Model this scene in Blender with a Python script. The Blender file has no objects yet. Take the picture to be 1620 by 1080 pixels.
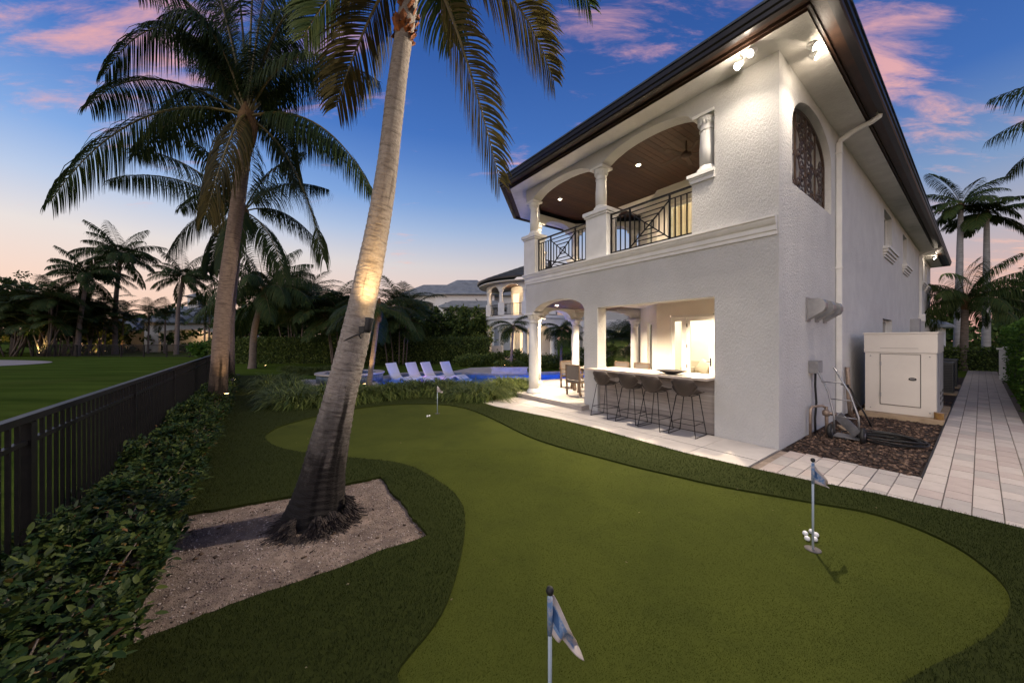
import bpy, bmesh, math, random
import numpy as np
from mathutils import Vector, Matrix, Euler
from mathutils.geometry import tessellate_polygon
random.seed(7); RNG = np.random.default_rng(7)
SC = bpy.context.scene; COL = SC.collection
R = math.radians
F, CX, HZ, CAMZ = 545.0, 810.0, 537.0, 1.8

# ------------------------------------------------------------------ camera
cam = bpy.data.cameras.new('camera'); cam.sensor_width = 36; cam.lens = 36*F/1620; cam.clip_start = .05; cam.clip_end = 3000
cam.shift_y = -3/1620
co = bpy.data.objects.new('camera', cam); COL.objects.link(co); co.location = (0, 0, CAMZ); co.rotation_euler = (R(90), 0, 0)
SC.camera = co

# ------------------------------------------------------------------ dusk sky
SUN_AZ, SUN_EL = -150.0, 27.0       # azimuth from +Y towards +X, degrees: broad added fill light from behind and left of the camera
W = bpy.data.worlds.new('World'); SC.world = W; W.use_nodes = True
nt = W.node_tree; nt.nodes.clear(); N = nt.nodes.new; K = nt.links.new
def mth(op, a, b=None, c=None, clamp=False):
    n = N('ShaderNodeMath'); n.operation = op; n.use_clamp = clamp
    for i, v in enumerate((a, b, c)):
        if v is None: continue
        if isinstance(v, (int, float)): n.inputs[i].default_value = v
        else: K(v, n.inputs[i])
    return n.outputs[0]
def ramp(fac, stops, interp='EASE'):
    n = N('ShaderNodeValToRGB'); cr = n.color_ramp; cr.interpolation = interp
    while len(cr.elements) < len(stops): cr.elements.new(.5)
    for e, (p, c) in zip(cr.elements, stops): e.position = p; e.color = (*c, 1)
    K(fac, n.inputs[0]); return n.outputs[0]
def srgb(r, g, b):
    f = lambda v: (v/255/12.92) if v/255 <= .04045 else ((v/255+.055)/1.055)**2.4
    return (f(r), f(g), f(b))
def vdot(vec, d):
    n = N('ShaderNodeVectorMath'); n.operation = 'DOT_PRODUCT'; K(vec, n.inputs[0]); n.inputs[1].default_value = d; return n.outputs['Value']
def mixc(fac, a, b, mode='MIX'):
    n = N('ShaderNodeMix'); n.data_type = 'RGBA'; n.blend_type = mode
    if isinstance(fac, (int, float)): n.inputs[0].default_value = fac
    else: K(fac, n.inputs[0])
    for i, v in ((6, a), (7, b)):
        if isinstance(v, tuple): n.inputs[i].default_value = (*v, 1)
        else: K(v, n.inputs[i])
    return n.outputs[2]
tc = N('ShaderNodeTexCoord'); DIR = tc.outputs['Generated']
sep = N('ShaderNodeSeparateXYZ'); K(DIR, sep.inputs[0])
z = mth('MAXIMUM', sep.outputs[2], 0.0)
# two sky gradients over elevation (sine): the one round the afterglow and the one away from it
near = ramp(z, [(0, srgb(250, 206, 178)), (.11, srgb(248, 216, 200)), (.20, srgb(236, 226, 222)), (.28, srgb(190, 206, 234)), (.36, srgb(132, 172, 230)), (.50, srgb(66, 118, 198)), (.70, srgb(32, 78, 158)), (1, srgb(20, 52, 118))], 'LINEAR')
far = ramp(z, [(0, srgb(232, 172, 158)), (.10, srgb(208, 172, 170)), (.20, srgb(170, 166, 182)), (.30, srgb(114, 144, 190)), (.44, srgb(46, 98, 176)), (.62, srgb(22, 74, 152)), (1, srgb(14, 44, 108))], 'LINEAR')
g = vdot(DIR, (math.sin(R(-84)), math.cos(R(-84)), 0))
gw = mth('MULTIPLY_ADD', g, .62, .36, clamp=True)
base = mixc(gw, far, near)
# thin altocumulus: noise on a flat cloud sheet, denser where the photograph shows its banks
inv = mth('DIVIDE', 1.0, mth('ADD', z, .16))
cb = N('ShaderNodeVectorMath'); cb.operation = 'SCALE'; K(DIR, cb.inputs[0]); K(inv, cb.inputs['Scale'])
mp = N('ShaderNodeMapping'); K(cb.outputs[0], mp.inputs[0]); mp.inputs['Rotation'].default_value = (0, 0, R(-24)); mp.inputs['Scale'].default_value = (1.15, 3.9, .01); mp.inputs['Location'].default_value = (3.1, .7, 0)
nz = N('ShaderNodeTexNoise'); nz.inputs['Scale'].default_value = 2.7; nz.inputs['Detail'].default_value = 9; nz.inputs['Roughness'].default_value = .66; nz.inputs['Distortion'].default_value = .45; K(mp.outputs[0], nz.inputs['Vector'])
def bank(px, py, k, w):
    d = Vector(((px-CX)/F, 1, (HZ-py)/F)).normalized()
    return mth('MULTIPLY', mth('POWER', mth('MAXIMUM', vdot(DIR, tuple(d)), 0.0), k), w)
dens = nz.outputs['Fac']
for px, py, k, w in ((90, 40, 50, .17), (280, 20, 50, .14), (1440, 10, 160, .17), (1200, 0, 130, .17), (1560, 190, 500, .17), (1390, 125, 400, .25), (820, 245, 500, .22), (545, 90, 120, .15), (640, 400, 900, .2), (1600, 430, 250, .22), (1470, 290, 1500, .14), (950, 10, 90, .19), (1470, 178, 900, .14)):
    dens = mth('ADD', dens, bank(px, py, k, w))
cov = N('ShaderNodeMapRange'); cov.inputs['From Min'].default_value = .63; cov.inputs['From Max'].default_value = .95; cov.interpolation_type = 'SMOOTHSTEP'; K(dens, cov.inputs['Value'])
ccol = ramp(z, [(0, srgb(250, 196, 170)), (.3, srgb(246, 180, 166)), (.6, srgb(232, 168, 170)), (1, srgb(196, 146, 170))])
sky = mixc(mth('MULTIPLY', cov.outputs[0], .85), base, ccol)
bgn = N('ShaderNodeBackground'); K(sky, bgn.inputs[0]); bgn.inputs[1].default_value = 1.0
ns = N('ShaderNodeTexSky'); ns.sky_type = 'NISHITA'; ns.sun_disc = False; ns.sun_elevation = R(1.0); ns.sun_rotation = R(SUN_AZ)
bg2 = N('ShaderNodeBackground'); K(ns.outputs[0], bg2.inputs[0]); bg2.inputs[1].default_value = .05
ad = N('ShaderNodeAddShader'); K(bgn.outputs[0], ad.inputs[0]); K(bg2.outputs[0], ad.inputs[1])
wo = N('ShaderNodeOutputWorld'); K(ad.outputs[0], wo.inputs[0])
# added fill lamp, broad, weak, warm: brightens what faces the camera
sl = bpy.data.lights.new('sun', 'SUN'); sl.energy = 1.7; sl.angle = R(80); sl.color = (1, .90, .78)
so = bpy.data.objects.new('sun', sl); COL.objects.link(so)
sd = Vector((math.sin(R(SUN_AZ))*math.cos(R(SUN_EL)), math.cos(R(SUN_AZ))*math.cos(R(SUN_EL)), math.sin(R(SUN_EL))))
so.rotation_euler = sd.to_track_quat('Z', 'Y').to_euler()
SC.view_settings.view_transform = 'Standard'; SC.view_settings.look = 'None'; SC.view_settings.gamma = 1; SC.view_settings.exposure = 0.0
SC.view_settings.use_curve_mapping = False
SC.render.engine = 'CYCLES'
try:
    SC.cycles.use_denoising = True; SC.cycles.denoiser = 'OPENIMAGEDENOISE'
except Exception: pass
SC.cycles.max_bounces = 6; SC.cycles.diffuse_bounces = 3; SC.cycles.glossy_bounces = 3; SC.cycles.transmission_bounces = 4; SC.cycles.transparent_max_bounces = 8
SC.cycles.caustics_reflective = False; SC.cycles.caustics_refractive = False; SC.cycles.sample_clamp_indirect = 6

# ------------------------------------------------------------------ places
def gp(px, py, zz=0.0):
    Y = F*(CAMZ-zz)/(py-HZ); return Vector(((px-CX)*Y/F, Y, zz))
def at(px, py, Y): return Vector(((px-CX)*Y/F, Y, CAMZ+(HZ-py)*Y/F))
HC = Vector((4.29, 5.54, 0)); HA = math.atan2(.592, .806)     # the house's near corner and turn: local x runs along its side, y along its front
HM = Matrix.Translation(HC) @ Matrix.Rotation(HA, 4, 'Z')
def hp(x, y, zz=0.0): return HM @ Vector((x, y, zz))

# ------------------------------------------------------------------ tagging
def tag(o, label=None, cat=None, group=None, kind=None):
    if label: o['label'] = label
    if cat: o['category'] = cat
    if group: o['group'] = group
    if kind: o['kind'] = kind
    return o
def empty(name, loc=(0, 0, 0), rz=0.0, parent=None):
    o = bpy.data.objects.new(name, None); COL.objects.link(o); o.location = loc; o.rotation_euler = (0, 0, rz); o.empty_display_size = .1
    if parent: o.parent = parent
    return o
def link(name, me, parent=None, loc=(0, 0, 0), rot=(0, 0, 0), scale=(1, 1, 1)):
    o = bpy.data.objects.new(name, me); COL.objects.link(o); o.parent = parent; o.location = loc; o.rotation_euler = rot; o.scale = scale
    return o
def copy_tree(o, parent=None):
    c = o.copy(); COL.objects.link(c); c.parent = parent
    for ch in list(o.children): copy_tree(ch, c)
    return c
def lamp(name, kind, loc, energy, color, parent=None, aim=None, size=.05, cone=None, blend=.5):
    l = bpy.data.lights.new(name, kind); l.energy = energy; l.color = color
    if kind in ('POINT', 'SPOT'): l.shadow_soft_size = size
    if kind == 'SPOT': l.spot_size = R(cone or 90); l.spot_blend = blend
    if kind == 'AREA': l.size = size
    o = bpy.data.objects.new(name, l); COL.objects.link(o); o.location = loc; o.parent = parent
    if aim is not None: o.rotation_euler = (-(Vector(aim)-Vector(loc))).to_track_quat('Z', 'Y').to_euler()
    return o

# ------------------------------------------------------------------ mesh builder
class MB:
    def __init__(s): s.v = []; s.f = []; s.m = []; s.mi = 0; s.sm = []; s.smooth = False
    def add(s, vs, fs):
        b = len(s.v); s.v += [tuple(v) for v in vs]
        for f in fs: s.f.append(tuple(b+i for i in f)); s.m.append(s.mi); s.sm.append(s.smooth)
        return s
    def box(s, a, b, M=None):
        x0, y0, z0 = a; x1, y1, z1 = b
        vs = [Vector(p) for p in ((x0,y0,z0),(x1,y0,z0),(x1,y1,z0),(x0,y1,z0),(x0,y0,z1),(x1,y0,z1),(x1,y1,z1),(x0,y1,z1))]
        if M is not None: vs = [M @ v for v in vs]
        return s.add(vs, [(0,3,2,1),(4,5,6,7),(0,1,5,4),(1,2,6,5),(2,3,7,6),(3,0,4,7)])
    def prism(s, poly, z0, z1, bottom=True):
        n = len(poly); vs = [(p[0], p[1], z0) for p in poly]+[(p[0], p[1], z1) for p in poly]
        fs = [(i, (i+1) % n, n+(i+1) % n, n+i) for i in range(n)]
        s.add(vs, fs)
        t = tessellate_polygon([[Vector((p[0], p[1], 0)) for p in poly]])
        s.add([(p[0], p[1], z1) for p in poly], t)
        if bottom: s.add([(p[0], p[1], z0) for p in poly], [tuple(reversed(q)) for q in t])
        return s
    def bar(s, a, b, w, h=None, up=(0, 0, 1)):
        a, b = Vector(a), Vector(b); h = h or w; d = (b-a); L = d.length; d.normalize(); u = Vector(up)
        if abs(d.dot(u)) > .99: u = Vector((1, 0, 0))
        x = d.cross(u).normalized(); u = x.cross(d).normalized()
        vs = [p+x*sx*w/2+u*su*h/2 for p in (a, b) for sx, su in ((-1,-1),(1,-1),(1,1),(-1,1))]
        return s.add(vs, [(0,3,2,1),(4,5,6,7),(0,1,5,4),(1,2,6,5),(2,3,7,6),(3,0,4,7)])
    def tube(s, pts, rad, n=8, cap=True):
        pts = [Vector(p) for p in pts]; m = len(pts)
        if not hasattr(rad, '__len__'): rad = [rad]*m
        vs = []; u = None
        for i, p in enumerate(pts):
            t = (pts[min(i+1, m-1)]-pts[max(i-1, 0)]).normalized()
            if u is None: u = t.orthogonal().normalized()
            u = (u-t*u.dot(t)).normalized(); w = t.cross(u)
            vs += [p+(u*math.cos(2*math.pi*k/n)+w*math.sin(2*math.pi*k/n))*rad[i] for k in range(n)]
        fs = [(i*n+k, i*n+(k+1) % n, (i+1)*n+(k+1) % n, (i+1)*n+k) for i in range(m-1) for k in range(n)]
        if cap: fs += [tuple(reversed(range(n))), tuple((m-1)*n+k for k in range(n))]
        sm = s.smooth; s.smooth = True; s.add(vs, fs); s.smooth = sm
        return s
    def lathe(s, prof, c=(0, 0, 0), n=16, M=None):
        c = Vector(c); vs = []
        for r, zz in prof:
            for k in range(n):
                v = Vector((r*math.cos(2*math.pi*k/n), r*math.sin(2*math.pi*k/n), zz))
                vs.append((M @ v if M is not None else v)+c)
        m = len(prof); fs = [(i*n+k, i*n+(k+1) % n, (i+1)*n+(k+1) % n, (i+1)*n+k) for i in range(m-1) for k in range(n)]
        fs += [tuple(reversed(range(n))), tuple((m-1)*n+k for k in range(n))]
        sm = s.smooth; s.smooth = True; s.add(vs, fs); s.smooth = sm
        return s
    def grid(s, fn, nu, nv):
        vs = [fn(i/nu, j/nv) for j in range(nv+1) for i in range(nu+1)]
        return s.add(vs, [(j*(nu+1)+i, j*(nu+1)+i+1, (j+1)*(nu+1)+i+1, (j+1)*(nu+1)+i) for j in range(nv) for i in range(nu)])
    def mesh(s, name, mats):
        me = bpy.data.meshes.new(name); me.from_pydata(s.v, [], s.f)
        for m in (mats if isinstance(mats, (list, tuple)) else [mats]): me.materials.append(m)
        me.polygons.foreach_set('material_index', s.m); me.polygons.foreach_set('use_smooth', s.sm); me.update()
        if any(s.sm) and not all(s.sm):
            pass
        return me
    def build(s, name, mats, parent=None, loc=(0, 0, 0), rot=(0, 0, 0)): return link(name, s.mesh(name, mats), parent, loc, rot)
def sheet(polys, zz):
    """flat polygon with holes, as verts + tris facing up"""
    mb = MB(); flat = [(p[0], p[1], zz) for pl in polys for p in pl]
    t = tessellate_polygon([[Vector((p[0], p[1], 0)) for p in pl] for pl in polys]); out = []
    for a, b, c in t:
        A, B, C_ = (Vector(flat[i]) for i in (a, b, c))
        out.append((a, b, c) if (B-A).cross(C_-A).z > 0 else (a, c, b))
    return mb.add(flat, out)
def skirt(mb, pl, z0, z1):
    n = len(pl); return mb.add([(p[0], p[1], z0) for p in pl]+[(p[0], p[1], z1) for p in pl], [(i, (i+1) % n, n+(i+1) % n, n+i) for i in range(n)])
def smooth_poly(pts, k=6):
    """closed Catmull-Rom through the points"""
    out = []; n = len(pts)
    for i in range(n):
        p0, p1, p2, p3 = (Vector((pts[(i+j-1) % n][0], pts[(i+j-1) % n][1])) for j in range(4))
        for q in range(k):
            t = q/k
            out.append(tuple(.5*((2*p1)+(p2-p0)*t+(2*p0-5*p1+4*p2-p3)*t*t+(-p0+3*p1-3*p2+p3)*t**3)))
    return out
def offset_poly(pts, d):
    """mitred offset; positive is outward for a clockwise plan"""
    out = []; n = len(pts)
    for i in range(n):
        a, b, c = (Vector((pts[(i+j) % n][0], pts[(i+j) % n][1])) for j in (-1, 0, 1))
        n1 = Vector((-(b-a).y, (b-a).x)).normalized(); n2 = Vector((-(c-b).y, (c-b).x)).normalized()
        m = (n1+n2).normalized(); out.append(tuple(b+m*(d/max(.3, m.dot(n1)))))
    return out
def arr_mesh(name, V, Fq, mats, smooth=False, uv=None):
    """mesh from numpy arrays (verts n x 3, faces m x k)"""
    V = np.asarray(V, np.float32).reshape(-1, 3); Fq = np.asarray(Fq, np.int32); k = Fq.shape[1]
    me = bpy.data.meshes.new(name); me.vertices.add(len(V)); me.vertices.foreach_set('co', V.ravel())
    me.loops.add(Fq.size); me.loops.foreach_set('vertex_index', Fq.ravel())
    me.polygons.add(len(Fq)); me.polygons.foreach_set('loop_start', np.arange(0, Fq.size, k, dtype=np.int32))
    me.polygons.foreach_set('loop_total', np.full(len(Fq), k, np.int32))
    for m in (mats if isinstance(mats, (list, tuple)) else [mats]): me.materials.append(m)
    if smooth: me.polygons.foreach_set('use_smooth', np.ones(len(Fq), bool))
    me.update(calc_edges=True)
    if uv is not None:
        l = me.uv_layers.new(name='UVMap'); l.data.foreach_set('uv', np.asarray(uv, np.float32)[Fq.ravel()].ravel())
    return me
def nrm(a): return a/np.maximum(np.linalg.norm(a, axis=-1, keepdims=True), 1e-9)

# ------------------------------------------------------------------ materials
def mat(name, c, c2=None, rough=.6, metal=0.0, scale=6.0, stretch=(1, 1, 1), lo=.35, hi=.65, bump=0.0, bscale=None, bstretch=None, bdist=.02, spec=.4, coat=0.0, island=0.0, coords='Object', dirt=None, transl=0.0, bdetail=6):
    m = bpy.data.materials.new(name); m.use_nodes = True; t = m.node_tree; n = t.nodes.new; k = t.links.new
    p = t.nodes['Principled BSDF']; p.inputs['Roughness'].default_value = rough; p.inputs['Metallic'].default_value = metal
    p.inputs['Specular IOR Level'].default_value = spec; p.inputs['Base Color'].default_value = (*c, 1); p.inputs['Coat Weight'].default_value = coat
    tcd = n('ShaderNodeTexCoord')
    def noise(sc, st, det=6, ro=.6):
        q = n('ShaderNodeMapping'); q.inputs['Scale'].default_value = st; k(tcd.outputs[coords], q.inputs[0])
        z = n('ShaderNodeTexNoise'); z.inputs['Scale'].default_value = sc; z.inputs['Detail'].default_value = det; z.inputs['Roughness'].default_value = ro; k(q.outputs[0], z.inputs['Vector']); return z.outputs['Fac']
    out = None
    def mix(f, a, b):
        q = n('ShaderNodeMix'); q.data_type = 'RGBA'; k(f, q.inputs[0])
        for i, v in ((6, a), (7, b)):
            if isinstance(v, tuple): q.inputs[i].default_value = (*v, 1)
            else: k(v, q.inputs[i])
        return q.outputs[2]
    def rng(f, a, b):
        q = n('ShaderNodeMapRange'); q.inputs['From Min'].default_value = a; q.inputs['From Max'].default_value = b; k(f, q.inputs['Value']); return q.outputs[0]
    if c2 is not None:
        if island:
            ge = n('ShaderNodeNewGeometry'); f = ge.outputs['Random Per Island']
            q = n('ShaderNodeMath'); q.operation = 'POWER'; k(f, q.inputs[0]); q.inputs[1].default_value = island; f = q.outputs[0]
        else: f = rng(noise(scale, stretch), lo, hi)
        out = mix(f, c, c2)
    if dirt:
        dc, ds, dl, dh = dirt; out = mix(rng(noise(ds, (1, 1, 1), 8, .7), dl, dh), out if out else c, dc)
    if out: k(out, p.inputs['Base Color'])
    if bump:
        b = n('ShaderNodeBump'); b.inputs['Strength'].default_value = bump; b.inputs['Distance'].default_value = bdist
        k(noise(bscale or scale*4, bstretch or stretch, bdetail), b.inputs['Height']); k(b.outputs[0], p.inputs['Normal'])
    if transl:
        tr = n('ShaderNodeBsdfTranslucent'); ms = n('ShaderNodeMixShader'); ms.inputs[0].default_value = transl
        if out: k(out, tr.inputs[0])
        else: tr.inputs[0].default_value = (*c, 1)
        k(p.outputs[0], ms.inputs[1]); k(tr.outputs[0], ms.inputs[2]); k(ms.outputs[0], t.nodes['Material Output'].inputs[0])
    return m
def glow(name, c, s):
    m = bpy.data.materials.new(name); m.use_nodes = True; p = m.node_tree.nodes['Principled BSDF']
    p.inputs['Base Color'].default_value = (*c, 1); p.inputs['Emission Color'].default_value = (*c, 1); p.inputs['Emission Strength'].default_value = s
    return m
M = {}
M['stucco'] = mat('stucco', (.555, .55, .535), (.50, .495, .48), rough=.85, scale=1.2, bump=1.0, bscale=40, bstretch=(1, 1, .5), bdist=.021, bdetail=4, spec=.2, dirt=((.47, .455, .425), .7, .56, .82))
M['knockdown'] = mat('knockdown_stucco', (.70, .69, .665), (.62, .61, .59), rough=.85, scale=1.4, bump=1.0, bscale=24, bdist=.03, spec=.2, bdetail=4, dirt=((.50, .49, .47), .6, .6, .85))
M['trim'] = mat('white_trim', (.74, .73, .70), (.66, .65, .62), rough=.6, scale=3, bump=.15, bscale=60, bdist=.005)
M['plain'] = mat('interior_plaster', (.78, .75, .68), (.74, .70, .63), rough=.8, scale=2, bump=.1, bscale=80, bdist=.003)
M['soffit'] = mat('soffit_plaster', (.76, .73, .68), (.66, .63, .58), rough=.85, scale=3, bump=.8, bscale=26, bdist=.015)
M['brown'] = mat('brown_fascia', (.075, .040, .026), (.045, .026, .018), rough=.5, scale=4, stretch=(1, 1, 8), bump=.15, bscale=30)
M['gutter'] = mat('dark_gutter', (.018, .016, .017), (.026, .022, .022), rough=.38, metal=.3, scale=5)
M['tile'] = mat('roof_tile', (.070, .082, .095), (.035, .043, .055), rough=.55, scale=2.5, bump=.3, bscale=20)
M['rooflight'] = mat('pale_roof_tile', (.27, .30, .33), (.18, .205, .23), rough=.6, scale=1.2, bump=.3, bscale=14)
M['plank'] = mat('ceiling_plank', (.085, .036, .018), (.042, .017, .009), rough=.42, scale=3, stretch=(14, .8, 4), bump=.2, bscale=10, bdist=.004)
M['plank2'] = mat('ceiling_plank_dark', (.060, .025, .013), (.030, .012, .007), rough=.42, scale=3, stretch=(14, .8, 4), bump=.2, bscale=10, bdist=.004)
M['iron'] = mat('black_iron', (.010, .010, .012), (.018, .017, .018), rough=.42, metal=.6, scale=12, bump=.1, bscale=60, bdist=.002)
M['bronze'] = mat('bronze_ironwork', (.105, .066, .046), (.05, .032, .024), rough=.42, metal=.4, scale=9, bump=.25, bscale=50, bdist=.004)
M['stonetop'] = mat('counter_stone', (.66, .58, .50), (.52, .44, .37), rough=.3, scale=4, stretch=(1, .4, 1), spec=.5)
M['clad'] = mat('bar_tile', (.33, .29, .26), (.22, .19, .175), rough=.55, scale=2.5, stretch=(1, .6, 9), bump=.1, bscale=20, bdist=.003)
M['clad2'] = mat('bar_tile_pale', (.41, .37, .335), (.29, .255, .235), rough=.55, scale=2.5, stretch=(1, .6, 9), bump=.1, bscale=20, bdist=.003)
M['slab'] = mat('patio_slab', (.52, .475, .44), (.43, .39, .36), rough=.6, scale=1.6, bump=.12, bscale=40, bdist=.004, dirt=((.33, .295, .27), 1.2, .52, .75))
M['pavA'] = mat('paver_cream', (.55, .485, .435), (.45, .39, .345), rough=.65, scale=3, bump=.2, bscale=45, bdist=.004, dirt=((.25, .215, .19), 2.2, .52, .75))
M['pavB'] = mat('paver_rose', (.49, .41, .365), (.39, .32, .285), rough=.65, scale=3, bump=.2, bscale=45, bdist=.004, dirt=((.24, .20, .18), 2.0, .52, .75))
M['pavC'] = mat('paver_grey', (.44, .395, .36), (.35, .31, .285), rough=.65, scale=3, bump=.2, bscale=45, bdist=.004)
M['joint'] = mat('paver_joint', (.16, .13, .115), (.10, .085, .075), rough=.9, scale=8)
M['gravel'] = mat('lava_gravel', (.045, .028, .020), (.016, .010, .008), rough=.9, scale=22, bump=1, bscale=40, bdist=.03)
M['stone'] = mat('gravel_stone', (.046, .026, .018), (.23, .145, .10), rough=.8, island=3.0)
M['sand'] = mat('shell_sand', (.31, .235, .185), (.17, .122, .094), rough=.95, scale=9, bump=.9, bscale=60, bdist=.02, dirt=((.085, .060, .048), 2.0, .45, .66))
M['grain'] = mat('sand_grain', (.17, .125, .105), (.52, .44, .39), rough=.9, island=3.0)
M['soil'] = mat('bed_soil', (.030, .022, .016), (.015, .011, .008), rough=.95, scale=12, bump=.8, bscale=30)
M['turf'] = mat('long_pile_turf', (.032, .041, .0072), (.023, .030, .0056), rough=.95, scale=60, bump=.8, bscale=300, bdist=.01, spec=.1)
M['greenblade'] = mat('putting_blade', (.045, .055, .0082), (.072, .083, .0125), rough=.85, island=1.0, spec=.1, transl=.2)
M['blade'] = mat('turf_blade', (.016, .024, .004), (.029, .038, .0065), rough=.8, island=1.2, spec=.2, transl=.25)
M['green'] = mat('putting_turf', (.062, .073, .0105), (.047, .057, .0082), rough=.95, scale=.8, lo=.3, hi=.7, bump=.5, bscale=400, bdist=.004, spec=.1, dirt=((.038, .048, .0072), 1.4, .45, .75))
M['lawn'] = mat('mown_lawn', (.098, .138, .024), (.056, .088, .014), rough=1, scale=.5, stretch=(.35, 2.2, 1), bump=.8, bscale=60, bdist=.03, spec=0, dirt=((.075, .085, .02), .22, .52, .8))
M['bunker'] = mat('bunker_sand', (.42, .36, .30), (.36, .30, .25), rough=.95, scale=2)
M['leaf'] = mat('shrub_leaf', (.014, .036, .009), (.095, .120, .024), rough=.5, island=2.4, spec=.2, transl=.2)
M['rustleaf'] = mat('rusty_leaf', (.16, .070, .020), (.19, .12, .030), rough=.5, island=1, transl=.2)
M['hedge'] = mat('hedge_leaf', (.024, .054, .012), (.200, .260, .062), rough=.5, island=1.5, spec=.2, transl=.2)
M['brighthedge'] = mat('bright_hedge_leaf', (.036, .100, .012), (.110, .200, .028), rough=.6, island=1.6, spec=.2, transl=.25)
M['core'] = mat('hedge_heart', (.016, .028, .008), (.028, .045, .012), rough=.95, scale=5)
M['tree'] = mat('tree_leaf', (.034, .066, .017), (.115, .155, .040), rough=.65, island=2, spec=.15, transl=.2)
M['lily'] = mat('border_grass_blade', (.032, .058, .012), (.215, .245, .065), rough=.5, island=1.5, spec=.2, transl=.2)
M['frond'] = mat('palm_frond', (.018, .038, .013), (.050, .066, .017), rough=.6, island=1.5, spec=.15, transl=.22)
M['frondold'] = mat('palm_frond_olive', (.034, .032, .009), (.075, .056, .014), rough=.6, island=1.2, spec=.15, transl=.3)
M['frondfar'] = mat('far_palm_frond', (.022, .046, .013), (.064, .086, .022), rough=.6, island=1.5, spec=.15, transl=.25)
M['rachis'] = mat('frond_stem', (.15, .115, .030), (.075, .060, .020), rough=.5, scale=6)
M['bark'] = mat('far_palm_bark', (.22, .175, .145), (.115, .09, .075), rough=.9, scale=5, stretch=(1, 1, 6), bump=.6, bscale=12, bdist=.02)
M['royal'] = mat('royal_palm_bark', (.27, .265, .26), (.18, .175, .17), rough=.85, scale=2, stretch=(1, 1, 5), bump=.3, bscale=8)
M['shaft'] = mat('crown_fibre', (.17, .095, .035), (.075, .042, .02), rough=.85, scale=9, stretch=(3, 3, 1), bump=.6, bscale=20)
M['wood'] = mat('teak', (.17, .118, .085), (.10, .07, .05), rough=.55, scale=4, stretch=(1, 1, 7))
M['sling'] = mat('grey_sling', (.14, .125, .115), (.115, .10, .095), rough=.85, scale=40)
M['shell'] = mat('stool_shell', (.062, .046, .036), (.046, .034, .028), rough=.5, scale=5, bump=.15, bscale=80, bdist=.003)
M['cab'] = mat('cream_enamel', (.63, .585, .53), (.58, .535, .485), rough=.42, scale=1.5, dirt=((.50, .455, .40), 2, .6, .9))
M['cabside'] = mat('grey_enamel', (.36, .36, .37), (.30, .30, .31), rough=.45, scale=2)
M['base'] = mat('slab_concrete', (.40, .30, .20), (.25, .18, .115), rough=.9, scale=4, bump=.4, bscale=30)
M['metal'] = mat('galvanised', (.36, .36, .37), (.24, .24, .25), rough=.40, metal=.8, scale=5)
M['copper'] = mat('weathered_pipe', (.40, .31, .24), (.24, .18, .14), rough=.5, metal=.4, scale=9)
M['rubber'] = mat('black_rubber', (.012, .012, .013), (.020, .019, .019), rough=.55, scale=8)
M['hvac'] = mat('condenser_grey', (.085, .085, .08), (.06, .06, .058), rough=.55, scale=4)
M['white'] = mat('white_resin', (.84, .83, .80), (.79, .78, .75), rough=.45, scale=3)
M['cushion'] = mat('cream_cushion', (.66, .57, .47), (.60, .51, .42), rough=.9, scale=20, bump=.2, bscale=80, bdist=.003)
M['pillow'] = mat('taupe_cushion', (.36, .27, .19), (.27, .20, .14), rough=.9, scale=16, bump=.25, bscale=60, bdist=.003)
M['bowl'] = mat('dark_bowl', (.024, .021, .021), (.04, .034, .033), rough=.3, scale=10)
M['pooltile'] = mat('pool_plaster', (.20, .36, .62), (.15, .30, .56), rough=.6, scale=3)
M['spatile'] = mat('spa_tile', (.060, .085, .105), (.13, .15, .165), rough=.3, scale=14, lo=.45, hi=.55, bump=.2, bscale=16)
M['coping'] = mat('coping_stone', (.55, .49, .44), (.46, .40, .36), rough=.7, scale=3, bump=.15, bscale=30)
M['stick'] = mat('flagstick_paint', (.40, .47, .54), (.36, .43, .50), rough=.4, scale=3)
M['cloth'] = mat('flag_white', (.62, .55, .52), (.50, .44, .43), rough=.85, scale=20, transl=.3)
M['blue'] = mat('flag_blue', (.055, .125, .27), (.075, .16, .33), rough=.85, scale=25, transl=.3)
M['paleblue'] = mat('flag_pale_blue', (.17, .28, .46), (.40, .42, .48), rough=.85, scale=45, lo=.45, hi=.58, transl=.3)
M['ball'] = mat('golf_ball', (.80, .79, .78), rough=.35, bump=.3, bscale=110, bdist=.002)
M['warm'] = glow('lamp_warm', (1, .84, .62), 30); M['cold'] = glow('flood_lens', (1, .90, .76), 70); M['ember'] = glow('garden_lamp', (1, .66, .26), 26)
M['curtain'] = mat('curtain', (.72, .62, .48), (.64, .54, .41), rough=.9, scale=3, stretch=(9, 9, .3), transl=.35)
def glass(name, c=(.9, .95, .95), refl=.12):
    m = bpy.data.materials.new(name); m.use_nodes = True; t = m.node_tree; t.nodes.clear(); n = t.nodes.new; k = t.links.new
    a = n('ShaderNodeBsdfTransparent'); a.inputs[0].default_value = (*c, 1); b = n('ShaderNodeBsdfGlossy'); b.inputs['Roughness'].default_value = .02
    fr = n('ShaderNodeFresnel'); fr.inputs[0].default_value = 1.45; x = n('ShaderNodeMixShader'); k(fr.outputs[0], x.inputs[0]); k(a.outputs[0], x.inputs[1]); k(b.outputs[0], x.inputs[2])
    o = n('ShaderNodeOutputMaterial'); k(x.outputs[0], o.inputs[0]); return m
M['glass'] = glass('window_glass')
M['darkglass'] = mat('dark_window_glass', (.02, .024, .03), rough=.08, spec=.6)
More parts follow.
